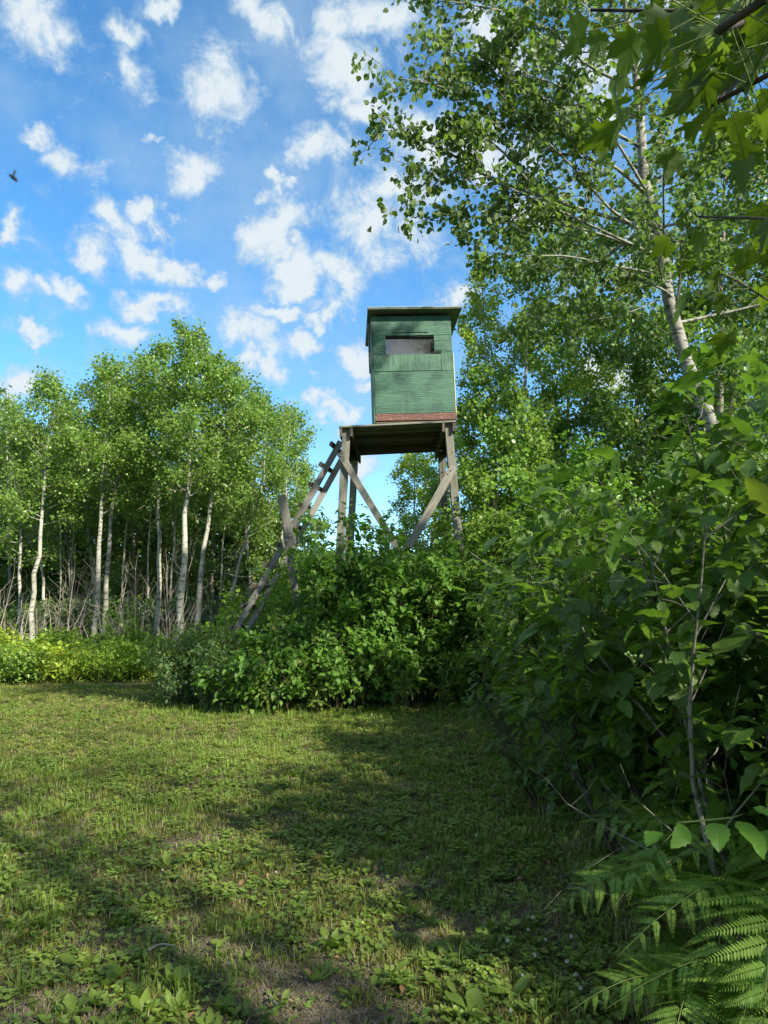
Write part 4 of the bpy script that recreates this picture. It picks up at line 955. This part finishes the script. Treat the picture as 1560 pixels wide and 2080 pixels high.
# ---- the thicket on the right
tb = [ # x, y, height, spread, size, template, n
 (1.95, 3.05, 2.75, .80, .128, 'serrate', 1500, 'nearest thicket shrub with broad toothed leaves and green berries'),
 (1.75, 4.15, 1.85, .68, .118, 'serrate', 1300, 'thicket shrub behind the bracken, dark broad leaves'),
 (2.00, 5.30, 2.45, .85, .105, 'ovate', 2000, 'thicket shrub in the middle of the right side'),
 (2.10, 6.70, 2.50, .80, .098, 'ovate', 2400, 'thicket shrub right of the worn strip of lawn'),
 (2.25, 8.10, 2.50, .80, .092, 'ovate', 2600, 'thicket shrub where the lawn narrows'),
 (2.55, 9.50, 2.60, .85, .080, 'heart', 2600, 'farthest thicket shrub before the brown patch'),
 (2.65, 3.60, 3.45, .85, .125, 'serrate', 1900, 'tall thicket shrub at the right edge with overlapping leaves'),
 (3.00, 4.90, 2.75, .9, .108, 'ovate', 2600, 'tall thicket shrub in front of the leaning aspen trunk'),
 (3.20, 6.50, 3.10, 1.0, .090, 'ovate', 3000, 'tall shrub at the foot of the leaning aspen'),
 (3.40, 8.60, 3.60, 1.1, .085, 'heart', 3200, 'tall shrub deep in the thicket'),
 (2.75, 2.60, 1.9, .55, .095, 'serrate', 700, 'low thicket shrub above the bracken at the right edge'),
 (4.10, 2.10, 3.20, 1.0, .11, 'ovate', 1500, 'shrub added outside the right edge to shade the nearest thicket shrub'),  # this and the next two are added, mostly out of view, to shade the thicket
 (4.70, 4.10, 3.90, 1.2, .11, 'ovate', 1800, 'tallest of the shrubs added beyond the right edge to shade the thicket'),
 (5.00, 6.20, 4.90, 1.2, .11, 'ovate', 2800, 'tall shrub added right of the leaning aspen foot to cast shade'),
 (1.35, 5.60, .75, .40, .075, 'ovate', 520, 'small leafy shrub leaning onto the lawn from the thicket'),
 (1.50, 7.20, .95, .45, .075, 'ovate', 700, 'small shrub at the thicket edge beside the worn strip'),
]
for i, (x, y, h, sp_, sz, tk, n, lab) in enumerate(tb):
    grow('thicket_shrub', lab, 'shrub', (x, y, 0), r0=.016, bark='bark_dark' if i % 3 else 'bark_grey', leaf='wall_leaf', tk=tk, size=sz, nleaf=int(n*(2.0 if y < 5 else 1.5)), stems=13, height=h, spread=sp_*1.25, n2=8, n3=3, l2=.34, l3=.42,
         clump=.06, seed=600+i, droop=.30, upn=1.5, horiz=1.8, maxparts=300, group='shrubs of the right-hand thicket', smin=.06, minh=.05, dir_bias=(-.10, -.03, 0))
grow('viburnum_branch', 'yellow-green leafy bush catching light between the brush and the thicket', 'shrub', (2.0, 8.9, 0), r0=.012, bark='bark_grey', leaf='lime_leaf', tk='ovate', size=.085, nleaf=260, stems=4, height=1.75, spread=.45, n2=6, n3=2, l2=.3, l3=.4,
     clump=.05, seed=640, droop=.8, upn=.4, maxparts=120, smin=.7, dir_bias=(-.18, -.05, 0))
# lit foreground branch at the right edge
lb_root = empty('hazel_branch', (2.1, 2.0, 0), 'hazel shoot with bright serrated leaves reaching in above the bracken', 'branch')
base = np.array([2.1, 2.0, 0.])
tp = spline([base, base+[-.1, .05, .5], W(1600, 1645, 1.9), W(1520, 1655, 1.9), W(1440, 1668, 1.9), W(1375, 1672, 1.9)], 14)
obj('stem', tube_mesh('stem', [(tp[None], np.linspace(.006, .0025, 14)[None], 6)], M['stem_green'], base), lb_root)
hp = [(1455, 1672, .085, -.3), (1500, 1668, .115, .1), (1540, 1690, .125, .2), (1395, 1680, .085, -.8), (1530, 1640, .08, .8), (1340, 1690, .07, -.9)]
r = np.random.default_rng(5); P = np.array([W(x, y, 1.9) for x, y, s, a in hp]); n = len(P)
RECORDS.append(dict(root=lb_root, base=base, P=P, D=norm(np.array([[a*.9, -.65, -.40+.1*(k%3)] for k, (*_, a) in enumerate(hp)])), N=norm(r.normal(0, .3, (n, 3))+[0, -.35, .9]), S=np.array([h[2] for h in hp]), rnd=np.linspace(.3, .9, n), mat='hazel_leaf', tk='serrate', maxparts=20, partpx=5))

# berry clusters on the nearest shrub
def ball_mesh(name, r, mat, seg=8):
    import bmesh
    bm = bmesh.new(); bmesh.ops.create_uvsphere(bm, u_segments=seg, v_segments=6, radius=r)
    for f in bm.faces: f.smooth = True
    me = bpy.data.meshes.new(name); bm.to_mesh(me); bm.free(); me.materials.append(mat); return me
bme = ball_mesh('berry', .0055, M['berry'])
shr = [o for o in COL.objects if o.name == 'thicket_shrub'][0]
for (x, y, D) in ((1290, 1010, 2.45), (1330, 1000, 2.5), (1480, 1020, 2.4), (1290, 1330, 2.3)):
    c = W(x, y, D); stem_p = []
    for k in range(7):
        p = c + rng.normal(0, .022, 3)*[1, 1, .6]; o = obj('berry', bme, shr, p-np.array(shr.location))
        stem_p.append(np.stack([c+[.01, .03, -.05], (c+p)/2+[0, 0, -.012], p]))
    obj('berry_stalk', tube_mesh('berry_stalk', [(np.array(stem_p), np.full((7, 3), .0011), 3)], M['stem_green'], np.array(shr.location)), shr)

# ---- bracken
def pinna_mesh(n, w, seed):
    r = np.random.default_rng(seed); V0, T0, U0, S0 = TEMPL['far6']
    ys = np.linspace(.05, .97, n); Ps, Ds, Ss = [], [], []
    for i, y in enumerate(ys):
        L = w*(1-y)**.65*(1 if y > .12 else .8)*r.uniform(.9, 1.1)
        for s in (1, -1):
            Ps.append((0, y, -.10*y*y)); Ds.append((s, .42+.2*y, -.10)); Ss.append(max(L, .02))
    Ps.append((0, .95, -.1)); Ds.append((0, 1, -.1)); Ss.append(.06)
    P, D, S = np.array(Ps), norm(np.array(Ds, float)), np.array(Ss); m = len(P); N = norm(np.array([0, 0, 1.])+r.normal(0, .12, (m, 3)))
    me = leaves_mesh('pinna', 'pinnule', P, D, N, S, np.full(m, r.random()*.9), M['fern_leaf'], np.zeros(3))
    return me
pinnae = [pinna_mesh(19, .19, k) for k in range(5)]
pin_lo = [pinna_mesh(10, .22, 10+k) for k in range(2)]
def fern(label, base, fronds, near=True, group=None):
    base = np.array(base, float); root = empty('bracken_fern', base, label, 'fern', group); r = np.random.default_rng(int(abs(base[0]*1000)+base[1]*77))
    for (az, L, h, pitch) in fronds:
        d = np.array([math.cos(az), math.sin(az), 0]); s = np.linspace(0, 1, 14)[:, None]
        p0 = d*.03; p1 = d*L*.12+[0, 0, h]
        stalk = spline([p0, d*L*.05+[0, 0, h*.6], p1, p1+d*L*.35+[0, 0, L*.10], p1+d*L*.7+[0, 0, L*(.08-pitch*.5)], p1+d*L+[0, 0, -L*pitch]], 26)
        fo = obj('frond', tube_mesh('frond', [(stalk[None], np.linspace(.0035, .0009, 26)[None], 5)], M['stem_green'], np.zeros(3)), root)
        seg0 = 8; k = 12 if near else 8
        roll = r.normal(0, .18)
        for i in range(k):
            u = i/(k-1); idx = seg0 + u*(25-seg0-1); a = stalk[int(idx)]*(1-idx % 1)+stalk[int(idx)+1]*(idx % 1); tdir = norm(stalk[int(idx)+1]-stalk[int(idx)])
            side = norm(np.cross(tdir, [0, 0, 1.])); up = np.cross(side, tdir); up = norm(up+side*roll)
            if r.random() < .05: continue
            Lp = L*r.uniform(.42, .56)*(1-u)**.75*(1 if u > .05 else .9) + L*.035
            for sg in (1, -1):
                yd = norm(side*sg + tdir*(.40+.35*u) + up*-.12 + r.normal(0, .11, 3)); z = norm(up + r.normal(0, .24, 3)); x = norm(np.cross(yd, z)); z = np.cross(x, yd)
                o = bpy.data.objects.new('pinna', (pinnae if near else pin_lo)[int(r.integers(0, 5 if near else 2))]); COL.objects.link(o); o.parent = fo
                lp = Lp*r.uniform(.9, 1.1)
                o.matrix_basis = Matrix(((x[0]*lp, yd[0]*lp, z[0]*lp, a[0]), (x[1]*lp, yd[1]*lp, z[1]*lp, a[1]), (x[2]*lp, yd[2]*lp, z[2]*lp, a[2]), (0, 0, 0, 1)))
    return root
fl = [((1.45, 3.05), 'bracken fern nearest the lawn, fronds spreading left over the grass', [(3.3, .72, .44, .12), (4.2, .68, .46, .2), (2.6, .6, .42, .1), (5.0, .5, .4, .2)]),
      ((1.52, 2.75), 'bracken fern at the bottom right with long lit fronds', [(4.1, .72, .52, .30), (4.7, .68, .50, .3), (3.4, .65, .50, .2)]),
      ((1.62, 2.50), 'bracken fern at the bottom right corner', [(4.4, .66, .48, .3), (3.7, .68, .46, .3), (5.2, .55, .46, .25), (3.0, .5, .4, .2)]),
      ((1.38, 2.52), 'bracken fern at the bottom edge, fronds pointing down', [(4.5, .62, .36, .25), (3.9, .6, .34, .25), (3.1, .55, .32, .2)]),
      ((1.78, 2.95), 'bracken fern tucked under the thicket at the right', [(4.0, .7, .62, .2), (4.8, .65, .64, .25), (3.2, .62, .6, .15)]),
      ((1.50, 3.60), 'bracken fern at the foot of the thicket, fine dark fronds', [(3.2, .62, .48, .15), (4.0, .6, .52, .2), (2.4, .5, .5, .1)]),
      ((1.72, 2.25), 'bracken fern in the very corner, partly cut by the frame', [(4.2, .6, .46, .3), (3.6, .65, .44, .3), (3.0, .55, .44, .25)]),
      ((1.30, 2.85), 'small bracken fern low in the lawn edge', [(3.5, .48, .22, .1), (4.4, .5, .22, .15), (2.7, .4, .2, .1)]),
      ((1.12, 2.62), 'low bracken fern reaching farthest onto the lawn', [(3.2, .42, .24, .15), (4.1, .45, .26, .15), (5.0, .4, .24, .2), (2.3, .36, .24, .1)]),
      ((1.22, 3.30), 'small bracken fern at the lawn edge behind the larger ones', [(3.4, .46, .32, .1), (4.3, .44, .34, .15), (2.5, .4, .3, .1)]),
      ((1.58, 3.25), 'bracken fern between the corner ferns and the thicket shrub', [(3.7, .7, .58, .2), (4.5, .66, .58, .2), (2.9, .6, .55, .15)])]
for (x, y), lab, fr_ in fl: fern(lab, (x, y, 0), fr_, True, 'bracken at the bottom right')
fern('lit bracken fern standing out in front of the dark brush', gp(935, 10.35), [(3.6, .55, .78, .15), (5.9, .6, .80, .2), (4.7, .45, .82, .2), (.2, .5, .78, .1)], False)
fern('bracken fern left of the lit one at the brush edge', gp(805, 10.2), [(3.5, .45, .75, .2), (5.8, .45, .7, .3), (4.7, .45, .5, .6), (4.0, .4, .62, .2)], False)
fern('bracken fern at the left end of the brush', gp(460, 10.2), [(3.4, .5, .75, .15), (5.8, .5, .72, .15), (4.4, .45, .7, .2)], False)
fern('bright small bracken fern where the thicket meets the lawn', (1.72, 8.3, 0), [(3.6, .5, .45, .15), (4.6, .5, .42, .2), (2.8, .45, .4, .1)], False)

# ---- weeds in the lawn, each a rosette
wr = np.random.default_rng(77)
wmesh = []
for k in range(4):
    V, T, U, Sv = TEMPL['spoon' if k < 3 else 'ovate']; V = V.copy(); V[:, 0] *= (1, 1.35, .8, .9)[k]; V[:, 2] += .1*np.sin(V[:, 1]*5+k)
    wmesh.append(mesh_np('leaf', V, T, M['weed_leaf'], {'rnd': np.full(len(V), .25+.2*k), 'lu': U, 'lv': Sv}))
def rosette(x, y, s, n, lab, grp, up=.5):
    root = empty('lawn_weed', (x, y, float(ground_z(np.array([x]), np.array([y]))[0])), lab, 'weed', grp)
    a0 = wr.uniform(0, 6)
    for i in range(n):
        a = a0+i*2.4+wr.normal(0, .25); e = up+wr.normal(0, .2); L = s*wr.uniform(.65, 1.15)
        y_ = np.array([math.cos(a)*math.cos(e), math.sin(a)*math.cos(e), math.sin(e)]); x_ = norm(np.cross(y_, [0, 0, 1.])); z_ = np.cross(x_, y_)
        o = bpy.data.objects.new('leaf', wmesh[int(wr.integers(0, 4))]); COL.objects.link(o); o.parent = root
        o.matrix_basis = Matrix(((x_[0]*L, y_[0]*L, z_[0]*L, 0), (x_[1]*L, y_[1]*L, z_[1]*L, 0), (x_[2]*L, y_[2]*L, z_[2]*L, .005), (0, 0, 0, 1)))
big = [(185, 2040), (225, 2010), (260, 2030), (300, 2020), (330, 2060), (205, 2065), (150, 2060), (350, 2000), (245, 1985), (385, 2045), (275, 2065), (430, 2060)]
for px, py in big:
    g = G(px, py); rosette(g[0]+wr.normal(0, .03), g[1]+wr.normal(0, .03), wr.uniform(.06, .095), 9, 'broad-leaved weed in the lush clump at the bottom left', 'weeds in the bottom left clump', .85)
sing = [(265, 1855), (300, 1845), (480, 1755), (515, 1765), (430, 1620), (465, 1625), (690, 1510), (240, 1545), (255, 1690), (740, 1630), (545, 1560), (500, 1890), (600, 1850), (700, 1760), (60, 1730), (40, 1870), (900, 1690), (970, 1600), (870, 1590), (1000, 1780),
        (840, 1860), (910, 1950), (800, 1990), (940, 2060), (1010, 1900), (1100, 1960), (690, 1920), (760, 1700), (620, 1640), (160, 1960), (880, 2010), (1040, 2030), (1060, 1700), (560, 1700), (350, 1760), (130, 1650), (330, 1590), (640, 1990), (990, 1540), (1080, 1830)]
for px, py in sing:
    g = G(px+wr.normal(0, 8), py+wr.normal(0, 5)); rosette(g[0], g[1], wr.uniform(.07, .12), int(wr.integers(4, 8)), 'broad-leaved rosette weed growing alone in the mown grass', 'single weeds in the lawn', .55)
lowb = [(560, 1425), (620, 1418), (820, 1425), (880, 1415), (480, 1425), (400, 1425), (960, 1405), (740, 1430)]
for px, py in lowb:
    g = G(px, py+8); rosette(g[0], g[1]-.55, wr.uniform(.10, .17), 8, 'large-leaved weed at the foot of the brush', 'weeds along the foot of the brush', .75)

# white clover heads
V, T, U, Sv = TEMPL['far']; m = 46; rr = np.random.default_rng(9); dv = norm(rr.normal(0, 1, (m, 3))+[0, 0, .5])
cme = leaves_mesh('clover_flower', 'far', dv*.003+[0, 0, .07], dv, norm(rr.normal(0, 1, (m, 3))), np.full(m, .011), rr.random(m), M['white_petal'], np.zeros(3))
cst = tube_mesh('stalk', [(np.array([[[0, 0, 0], [.004, 0, .035], [0, 0, .068]]]), np.full((1, 3), .001), 4)], M['stem_green'], np.zeros(3))
for px, py in [(1105, 1925), (1082, 1885), (1075, 1905), (1030, 1935), (1180, 2000), (1150, 1975), (1010, 1890), (1040, 2070), (560, 1780), (970, 1715), (330, 1775), (1125, 1870), (1090, 1960), (870, 1750), (1160, 1925), (480, 1460), (120, 1500), (1185, 2030), (1065, 1995)]:
    g = G(px, py); o = empty('clover_flower', (g[0], g[1], float(ground_z(np.array([g[0]]), np.array([g[1]]))[0])), 'white clover head standing just above the grass', 'flower', 'white clover heads in the lawn')
    h = obj('flower_head', cme, o); k = obj('stalk', cst, o); s = wr.uniform(.5, .75); o.scale = (s, s, s); o.rotation_euler = (wr.normal(0, .2), wr.normal(0, .2), wr.uniform(0, 6))

# sticks and fallen leaves
def stick(lab, pts, r):
    P = np.array([[*G(x, y), .015+.01*i] for i, (x, y) in enumerate(pts)]); b = P[0].copy(); b[2] = 0
    root = obj('fallen_stick', tube_mesh('fallen_stick', [(spline(P, 8)[None], np.linspace(r, r*.5, 8)[None], 6)], M['twig_dead'], b)); root.location = tuple(b); tag(root, lab, 'stick')
stick('short pale stick on the bare soil at the bottom', [(548, 2030), (556, 2048), (566, 2062)], .006)
stick('thin crooked stick in the grass above the leafy clump', [(300, 1938), (325, 1930), (355, 1938)], .005)
stick('pale stick lying at the foot of the brush, left end', [(392, 1428), (402, 1412), (412, 1432)], .010)
stick('dry branched stick at the brush edge below the cabin', [(845, 1450), (856, 1432), (862, 1422)], .016)
V, T, U, Sv = TEMPL['ovate']; dl = mesh_np('fallen_leaf', V, T, M['dead_leaf'], {'rnd': np.zeros(len(V))}); ol = mesh_np('fallen_leaf', V*[1, 1, 2], T, M['orange_leaf'], {'rnd': np.zeros(len(V))})
for i in range(46):
    px, py = (wr.uniform(0, 1150), wr.uniform(1560, 2075)) if i else (1305, 1768)
    g = G(px, py); o = obj('fallen_leaf', dl if i else ol, None, (g[0], g[1], float(ground_z(np.array([g[0]]), np.array([g[1]]))[0])+.02 if i else .22)); s = wr.uniform(.03, .055) if i else .075
    o.scale = (s, s, s); o.rotation_euler = (wr.normal(0, .5), wr.normal(0, .4), wr.uniform(0, 6.28))
    tag(o, 'small brown fallen leaf lying in the grass' if i else 'orange dead leaf caught in the ferns below the thicket', 'leaf', 'fallen leaves on the lawn' if i else None)

# flying insect, upper left
ip = W(27, 361, .45); ins = empty('flying_insect', ip, 'small dark insect in flight against the sky, upper left', 'insect')
s = np.linspace(0, 1, 7); bodyp = np.stack([.0062*(s-.5)*1.1, 0*s, -.0052*(s-.5)*1.1], 1); obj('body', tube_mesh('body', [(bodyp[None], (.0003+.0011*np.sin(PI*s)**.7)[None], 8)], M['insect'], np.zeros(3)), ins)
wv = np.array([(0, 0, 0), (.0007, .0004, .003), (.0012, .0008, .0058), (.0003, .0002, .0066), (-.0006, 0, .0034)]); wt = np.array([(0, 1, 4), (1, 2, 4), (2, 3, 4)])
obj('wing', mesh_np('wing', wv, wt, M['insect']), ins)
w2 = obj('wing', mesh_np('wing', wv*[-1, 1, 1], wt, M['insect']), ins); w2.rotation_euler = (0, R_(-50), 0); w2.scale = (.7, .7, .7)

# ---- grass: instanced tufts, denser and longer away from bare soil
def tuft(name, n, h, spread, w, mat, seed, flat=0.3):
    r = np.random.default_rng(seed); V, F_, A = [], [], []
    for i in range(n):
        a = r.uniform(0, 6.28); rr = spread*math.sqrt(r.uniform()); b = np.array([math.cos(a)*rr, math.sin(a)*rr, 0]); d = np.array([math.cos(a+r.normal(0, .6)), math.sin(a+r.normal(0, .6)), 0])
        hh = h*r.uniform(.5, 1.2); ln = hh*r.uniform(.2, .9)*flat*2; sd = np.array([-d[1], d[0], 0])*w*r.uniform(.6, 1.2); o = len(V)
        m_ = b+d*ln*.35+[0, 0, hh*.6]; t_ = b+d*ln+[0, 0, hh*r.uniform(.7, 1.0)]
        V += [b-sd, b+sd, m_+sd*.8, m_-sd*.8, t_]; F_ += [(o, o+1, o+2), (o, o+2, o+3), (o+3, o+2, o+4)]; A += [r.random()]*5
    return mesh_np(name, V, F_, mat, {'rnd': A}, smooth=True)
def clover(name, n, seed):
    r = np.random.default_rng(seed); P, D = [], []
    for i in range(n):
        c = np.array([*r.normal(0, .032, 2), r.uniform(.015, .045)]); a = r.uniform(0, 6.28)
        for k in range(3): P.append(c); D.append((math.cos(a+k*2.09), math.sin(a+k*2.09), .25))
    P, D = np.array(P), norm(np.array(D)); m = len(P)
    return leaves_mesh(name, 'far6', P, D, norm(r.normal(0, .25, (m, 3))+[0, 0, 1]), r.uniform(.011, .019, m), np.repeat(r.random(m//3), 3), M['clover_leaf'], np.zeros(3))
def clods(name, seed):
    r = np.random.default_rng(seed); V, F_ = [], []
    for i in range(16):
        c = np.array([*r.normal(0, .05, 2), .002]); s = r.uniform(.003, .011); o = len(V)
        for dx, dy, dz in ((1, 0, 0), (0, 1, 0), (-1, 0, 0), (0, -1, 0), (0, 0, .9), (0, 0, -.6)): V.append(c+np.array([dx, dy, dz])*s*r.uniform(.6, 1.3))
        F_ += [(o+a, o+b, o+e) for a, b in ((0, 1), (1, 2), (2, 3), (3, 0)) for e in (4,)] + [(o+b, o+a, o+5) for a, b in ((0, 1), (1, 2), (2, 3), (3, 0))]
    return mesh_np(name, V, F_, plain_mat('soil_crumb', (.13, .105, .08), .95), None, False)
def broadtuft(name, n, seed):
    r = np.random.default_rng(seed); a = r.uniform(0, 6.28, n); e = r.uniform(.15, .9, n)
    D = np.stack([np.cos(a)*np.cos(e), np.sin(a)*np.cos(e), np.sin(e)], 1); P = np.stack([r.normal(0, .02, n), r.normal(0, .02, n), np.full(n, .004)], 1)
    return leaves_mesh(name, 'spoon', P, D, np.tile([0, 0, 1.], (n, 1))+r.normal(0, .15, (n, 3)), r.uniform(.035, .075, n), r.random(n), M['weed_leaf'], np.zeros(3))
M['grass'] = leaf_mat('grass_blade', (0.104, 0.133, 0.021), (0.322, 0.316, 0.053), (1.0, 1.1, .7), gloss=.5, tmix=.3, odd=.14, oddcol=(.34, .29, .15))
M['grass_lush'] = leaf_mat('grass_blade_lush', (0.085, 0.155, 0.019), (0.246, 0.337, 0.048), (1.0, 1.1, .7), gloss=.5, tmix=.3, odd=.05, oddcol=(.30, .26, .13))
M['straw'] = leaf_mat('straw_blade', (0.216, 0.176, 0.081), (0.459, 0.392, 0.216), (1.0, 1.0, .7), gloss=.6, tmix=.25, odd=0)
M['clover_leaf'] = leaf_mat('clover_leaf', (0.085, 0.155, 0.023), (0.246, 0.337, 0.053), (1.0, 1.1, .7), gloss=.5, tmix=.3)
tufts = [tuft('grass_tuft', 22, .034, .05, .0018, M['grass'], 1), tuft('grass_tuft', 20, .045, .045, .0018, M['grass'], 2), tuft('grass_tuft', 16, .065, .04, .002, M['grass_lush'], 3), tuft('grass_tuft', 12, .12, .035, .002, M['grass_lush'], 4),
         tuft('straw_tuft', 14, .04, .06, .0012, M['straw'], 5, 1.2), clover('clover_tuft', 9, 6), clover('clover_tuft', 7, 7), tuft('dry_tall_tuft', 10, .17, .04, .0013, M['straw'], 8, .5), broadtuft('broad_weed_tuft', 9, 9), broadtuft('broad_weed_tuft', 6, 10), clods('soil_crumbs', 11), tuft('loose_straw', 16, .012, .09, .0011, M['straw'], 12, 4.0)]
gc = bpy.data.collections.new('grass_sources')
for i, me in enumerate(tufts):
    o = bpy.data.objects.new('grass_source_%s' % 'abcdefghijkl'[i], me); gc.objects.link(o)
def grass_points():
    r = np.random.default_rng(11); out = []
    for (y0, y1, dens) in ((1.9, 3.4, 950), (3.4, 5, 740), (5, 7.5, 520), (7.5, 11, 380), (11, 15.5, 230)):
        xa, xb = -(y1*.60+.6), min(y1*.60+.6, 3.6); n = int((xb-xa)*(y1-y0)*dens)
        out.append(np.stack([r.uniform(xa, xb, n), r.uniform(y0, y1, n)], 1))
    P = np.vstack(out); x, y = P[:, 0], P[:, 1]; b = bareness(x, y)
    patch = vnoise(x+33, y+11, 1.6, 3); k = r.uniform(0, 1, len(P)) > np.clip(b*1.15-.05, 0, .97)
    k &= ~((x > 2.0+.1*y) & (y < 9)); k &= r.uniform(0, 1, len(P)) < .55+.9*(patch-.2)
    x, y, b, patch = x[k], y[k], b[k], patch[k]; n = len(x); u = r.random(n); p2 = vnoise(x+70, y+20, .9, 2)
    idx = np.where(u < .42, 0, np.where(u < .66, 1, 5)); idx = np.where((u > .84), 6, idx)
    idx = np.where((r.random(n) < .16+.5*np.clip(b-.15, 0, 1)+.2*(patch < .38)), 4, idx)
    lush = (p2 > .56) & (r.random(n) < .45); idx = np.where(lush, 2, idx)
    edge = (np.abs(x-1.35-.06*(y-3)) < .35) & (y < 9.5); idx = np.where(edge & (r.random(n) < .22), 3, idx); idx = np.where(edge & (r.random(n) < .22), 7, idx)
    idx = np.where((y > 10) & (r.random(n) < .35) & (np.abs(y-10.2-.0) < .5) & (x > -3.4), 2, idx); idx = np.where((y > 9.3) & (y < 10.4) & (x > -3.4) & (r.random(n) < .16), 3, idx); idx = np.where(r.random(n) < .012, 3, idx); q_ = r.random(n); bw = .05+.12*(vnoise(x+5, y+90, 1.8, 2) > .52); idx = np.where(q_ < bw, 8, idx); idx = np.where((q_ > .97), 9, idx); q2 = r.random(n); idx = np.where(q2 < .13, 11, idx)
    sc = r.uniform(.65, 1.25, n)*np.where(idx == 4, .9, 1)*(1+.02*np.clip(y-5, 0, 10))
    m = 26000; X2 = r.uniform(-4.5, 2.6, m); Y2 = r.uniform(1.9, 7.5, m); k2 = bareness(X2, Y2) > .28; X2, Y2 = X2[k2], Y2[k2]
    x = np.r_[x, X2]; y = np.r_[y, Y2]; idx = np.r_[idx, np.where(r.random(len(X2)) < .6, 10, 11)]; sc = np.r_[sc, r.uniform(.5, 1.3, len(X2))]; n = len(x)
    return x, y, ground_z(x, y), idx, sc, r.uniform(0, 6.28, n)
x, y, z, idx, sc, ro = grass_points()
gm = bpy.data.meshes.new('grass'); gm.vertices.add(len(x)); gm.vertices.foreach_set('co', np.stack([x, y, z], 1).astype(np.float32).ravel())
for nm, ty, v in (('idx', 'INT', idx), ('sc', 'FLOAT', sc), ('ro', 'FLOAT', ro)):
    a = gm.attributes.new(nm, ty, 'POINT'); a.data.foreach_set('value', v.astype(np.int32 if ty == 'INT' else np.float32))
go = obj('grass', gm); tag(go, 'short mown grass and clover covering the clearing', 'grass', kind='stuff')
ng = bpy.data.node_groups.new('scatter_grass', 'GeometryNodeTree')
ng.interface.new_socket('Geometry', in_out='INPUT', socket_type='NodeSocketGeometry'); ng.interface.new_socket('Geometry', in_out='OUTPUT', socket_type='NodeSocketGeometry')
t = NT(ng); gi = t.n('NodeGroupInput'); gout = t.n('NodeGroupOutput'); ci = t.n('GeometryNodeCollectionInfo'); ci.inputs['Collection'].default_value = gc; ci.inputs['Separate Children'].default_value = True; ci.inputs['Reset Children'].default_value = True
ai = t.n('GeometryNodeInputNamedAttribute', data_type='INT'); ai.inputs[0].default_value = 'idx'
asx = t.n('GeometryNodeInputNamedAttribute', data_type='FLOAT'); asx.inputs[0].default_value = 'sc'
ar = t.n('GeometryNodeInputNamedAttribute', data_type='FLOAT'); ar.inputs[0].default_value = 'ro'
cx = t.n('ShaderNodeCombineXYZ'); t.link(ar.outputs['Attribute'], cx.inputs[2])
mp = t.n('GeometryNodeMeshToPoints'); t.link(gi.outputs[0], mp.inputs['Mesh'])
ip_ = t.n('GeometryNodeInstanceOnPoints'); t.link(mp.outputs[0], ip_.inputs['Points']); t.link(ci.outputs[0], ip_.inputs['Instance']); ip_.inputs['Pick Instance'].default_value = True
t.link(ai.outputs['Attribute'], ip_.inputs['Instance Index']); t.link(cx.outputs[0], ip_.inputs['Rotation']); t.link(asx.outputs['Attribute'], ip_.inputs['Scale']); t.link(ip_.outputs[0], gout.inputs[0])
md = go.modifiers.new('scatter', 'NODES'); md.node_group = ng

flush_records()
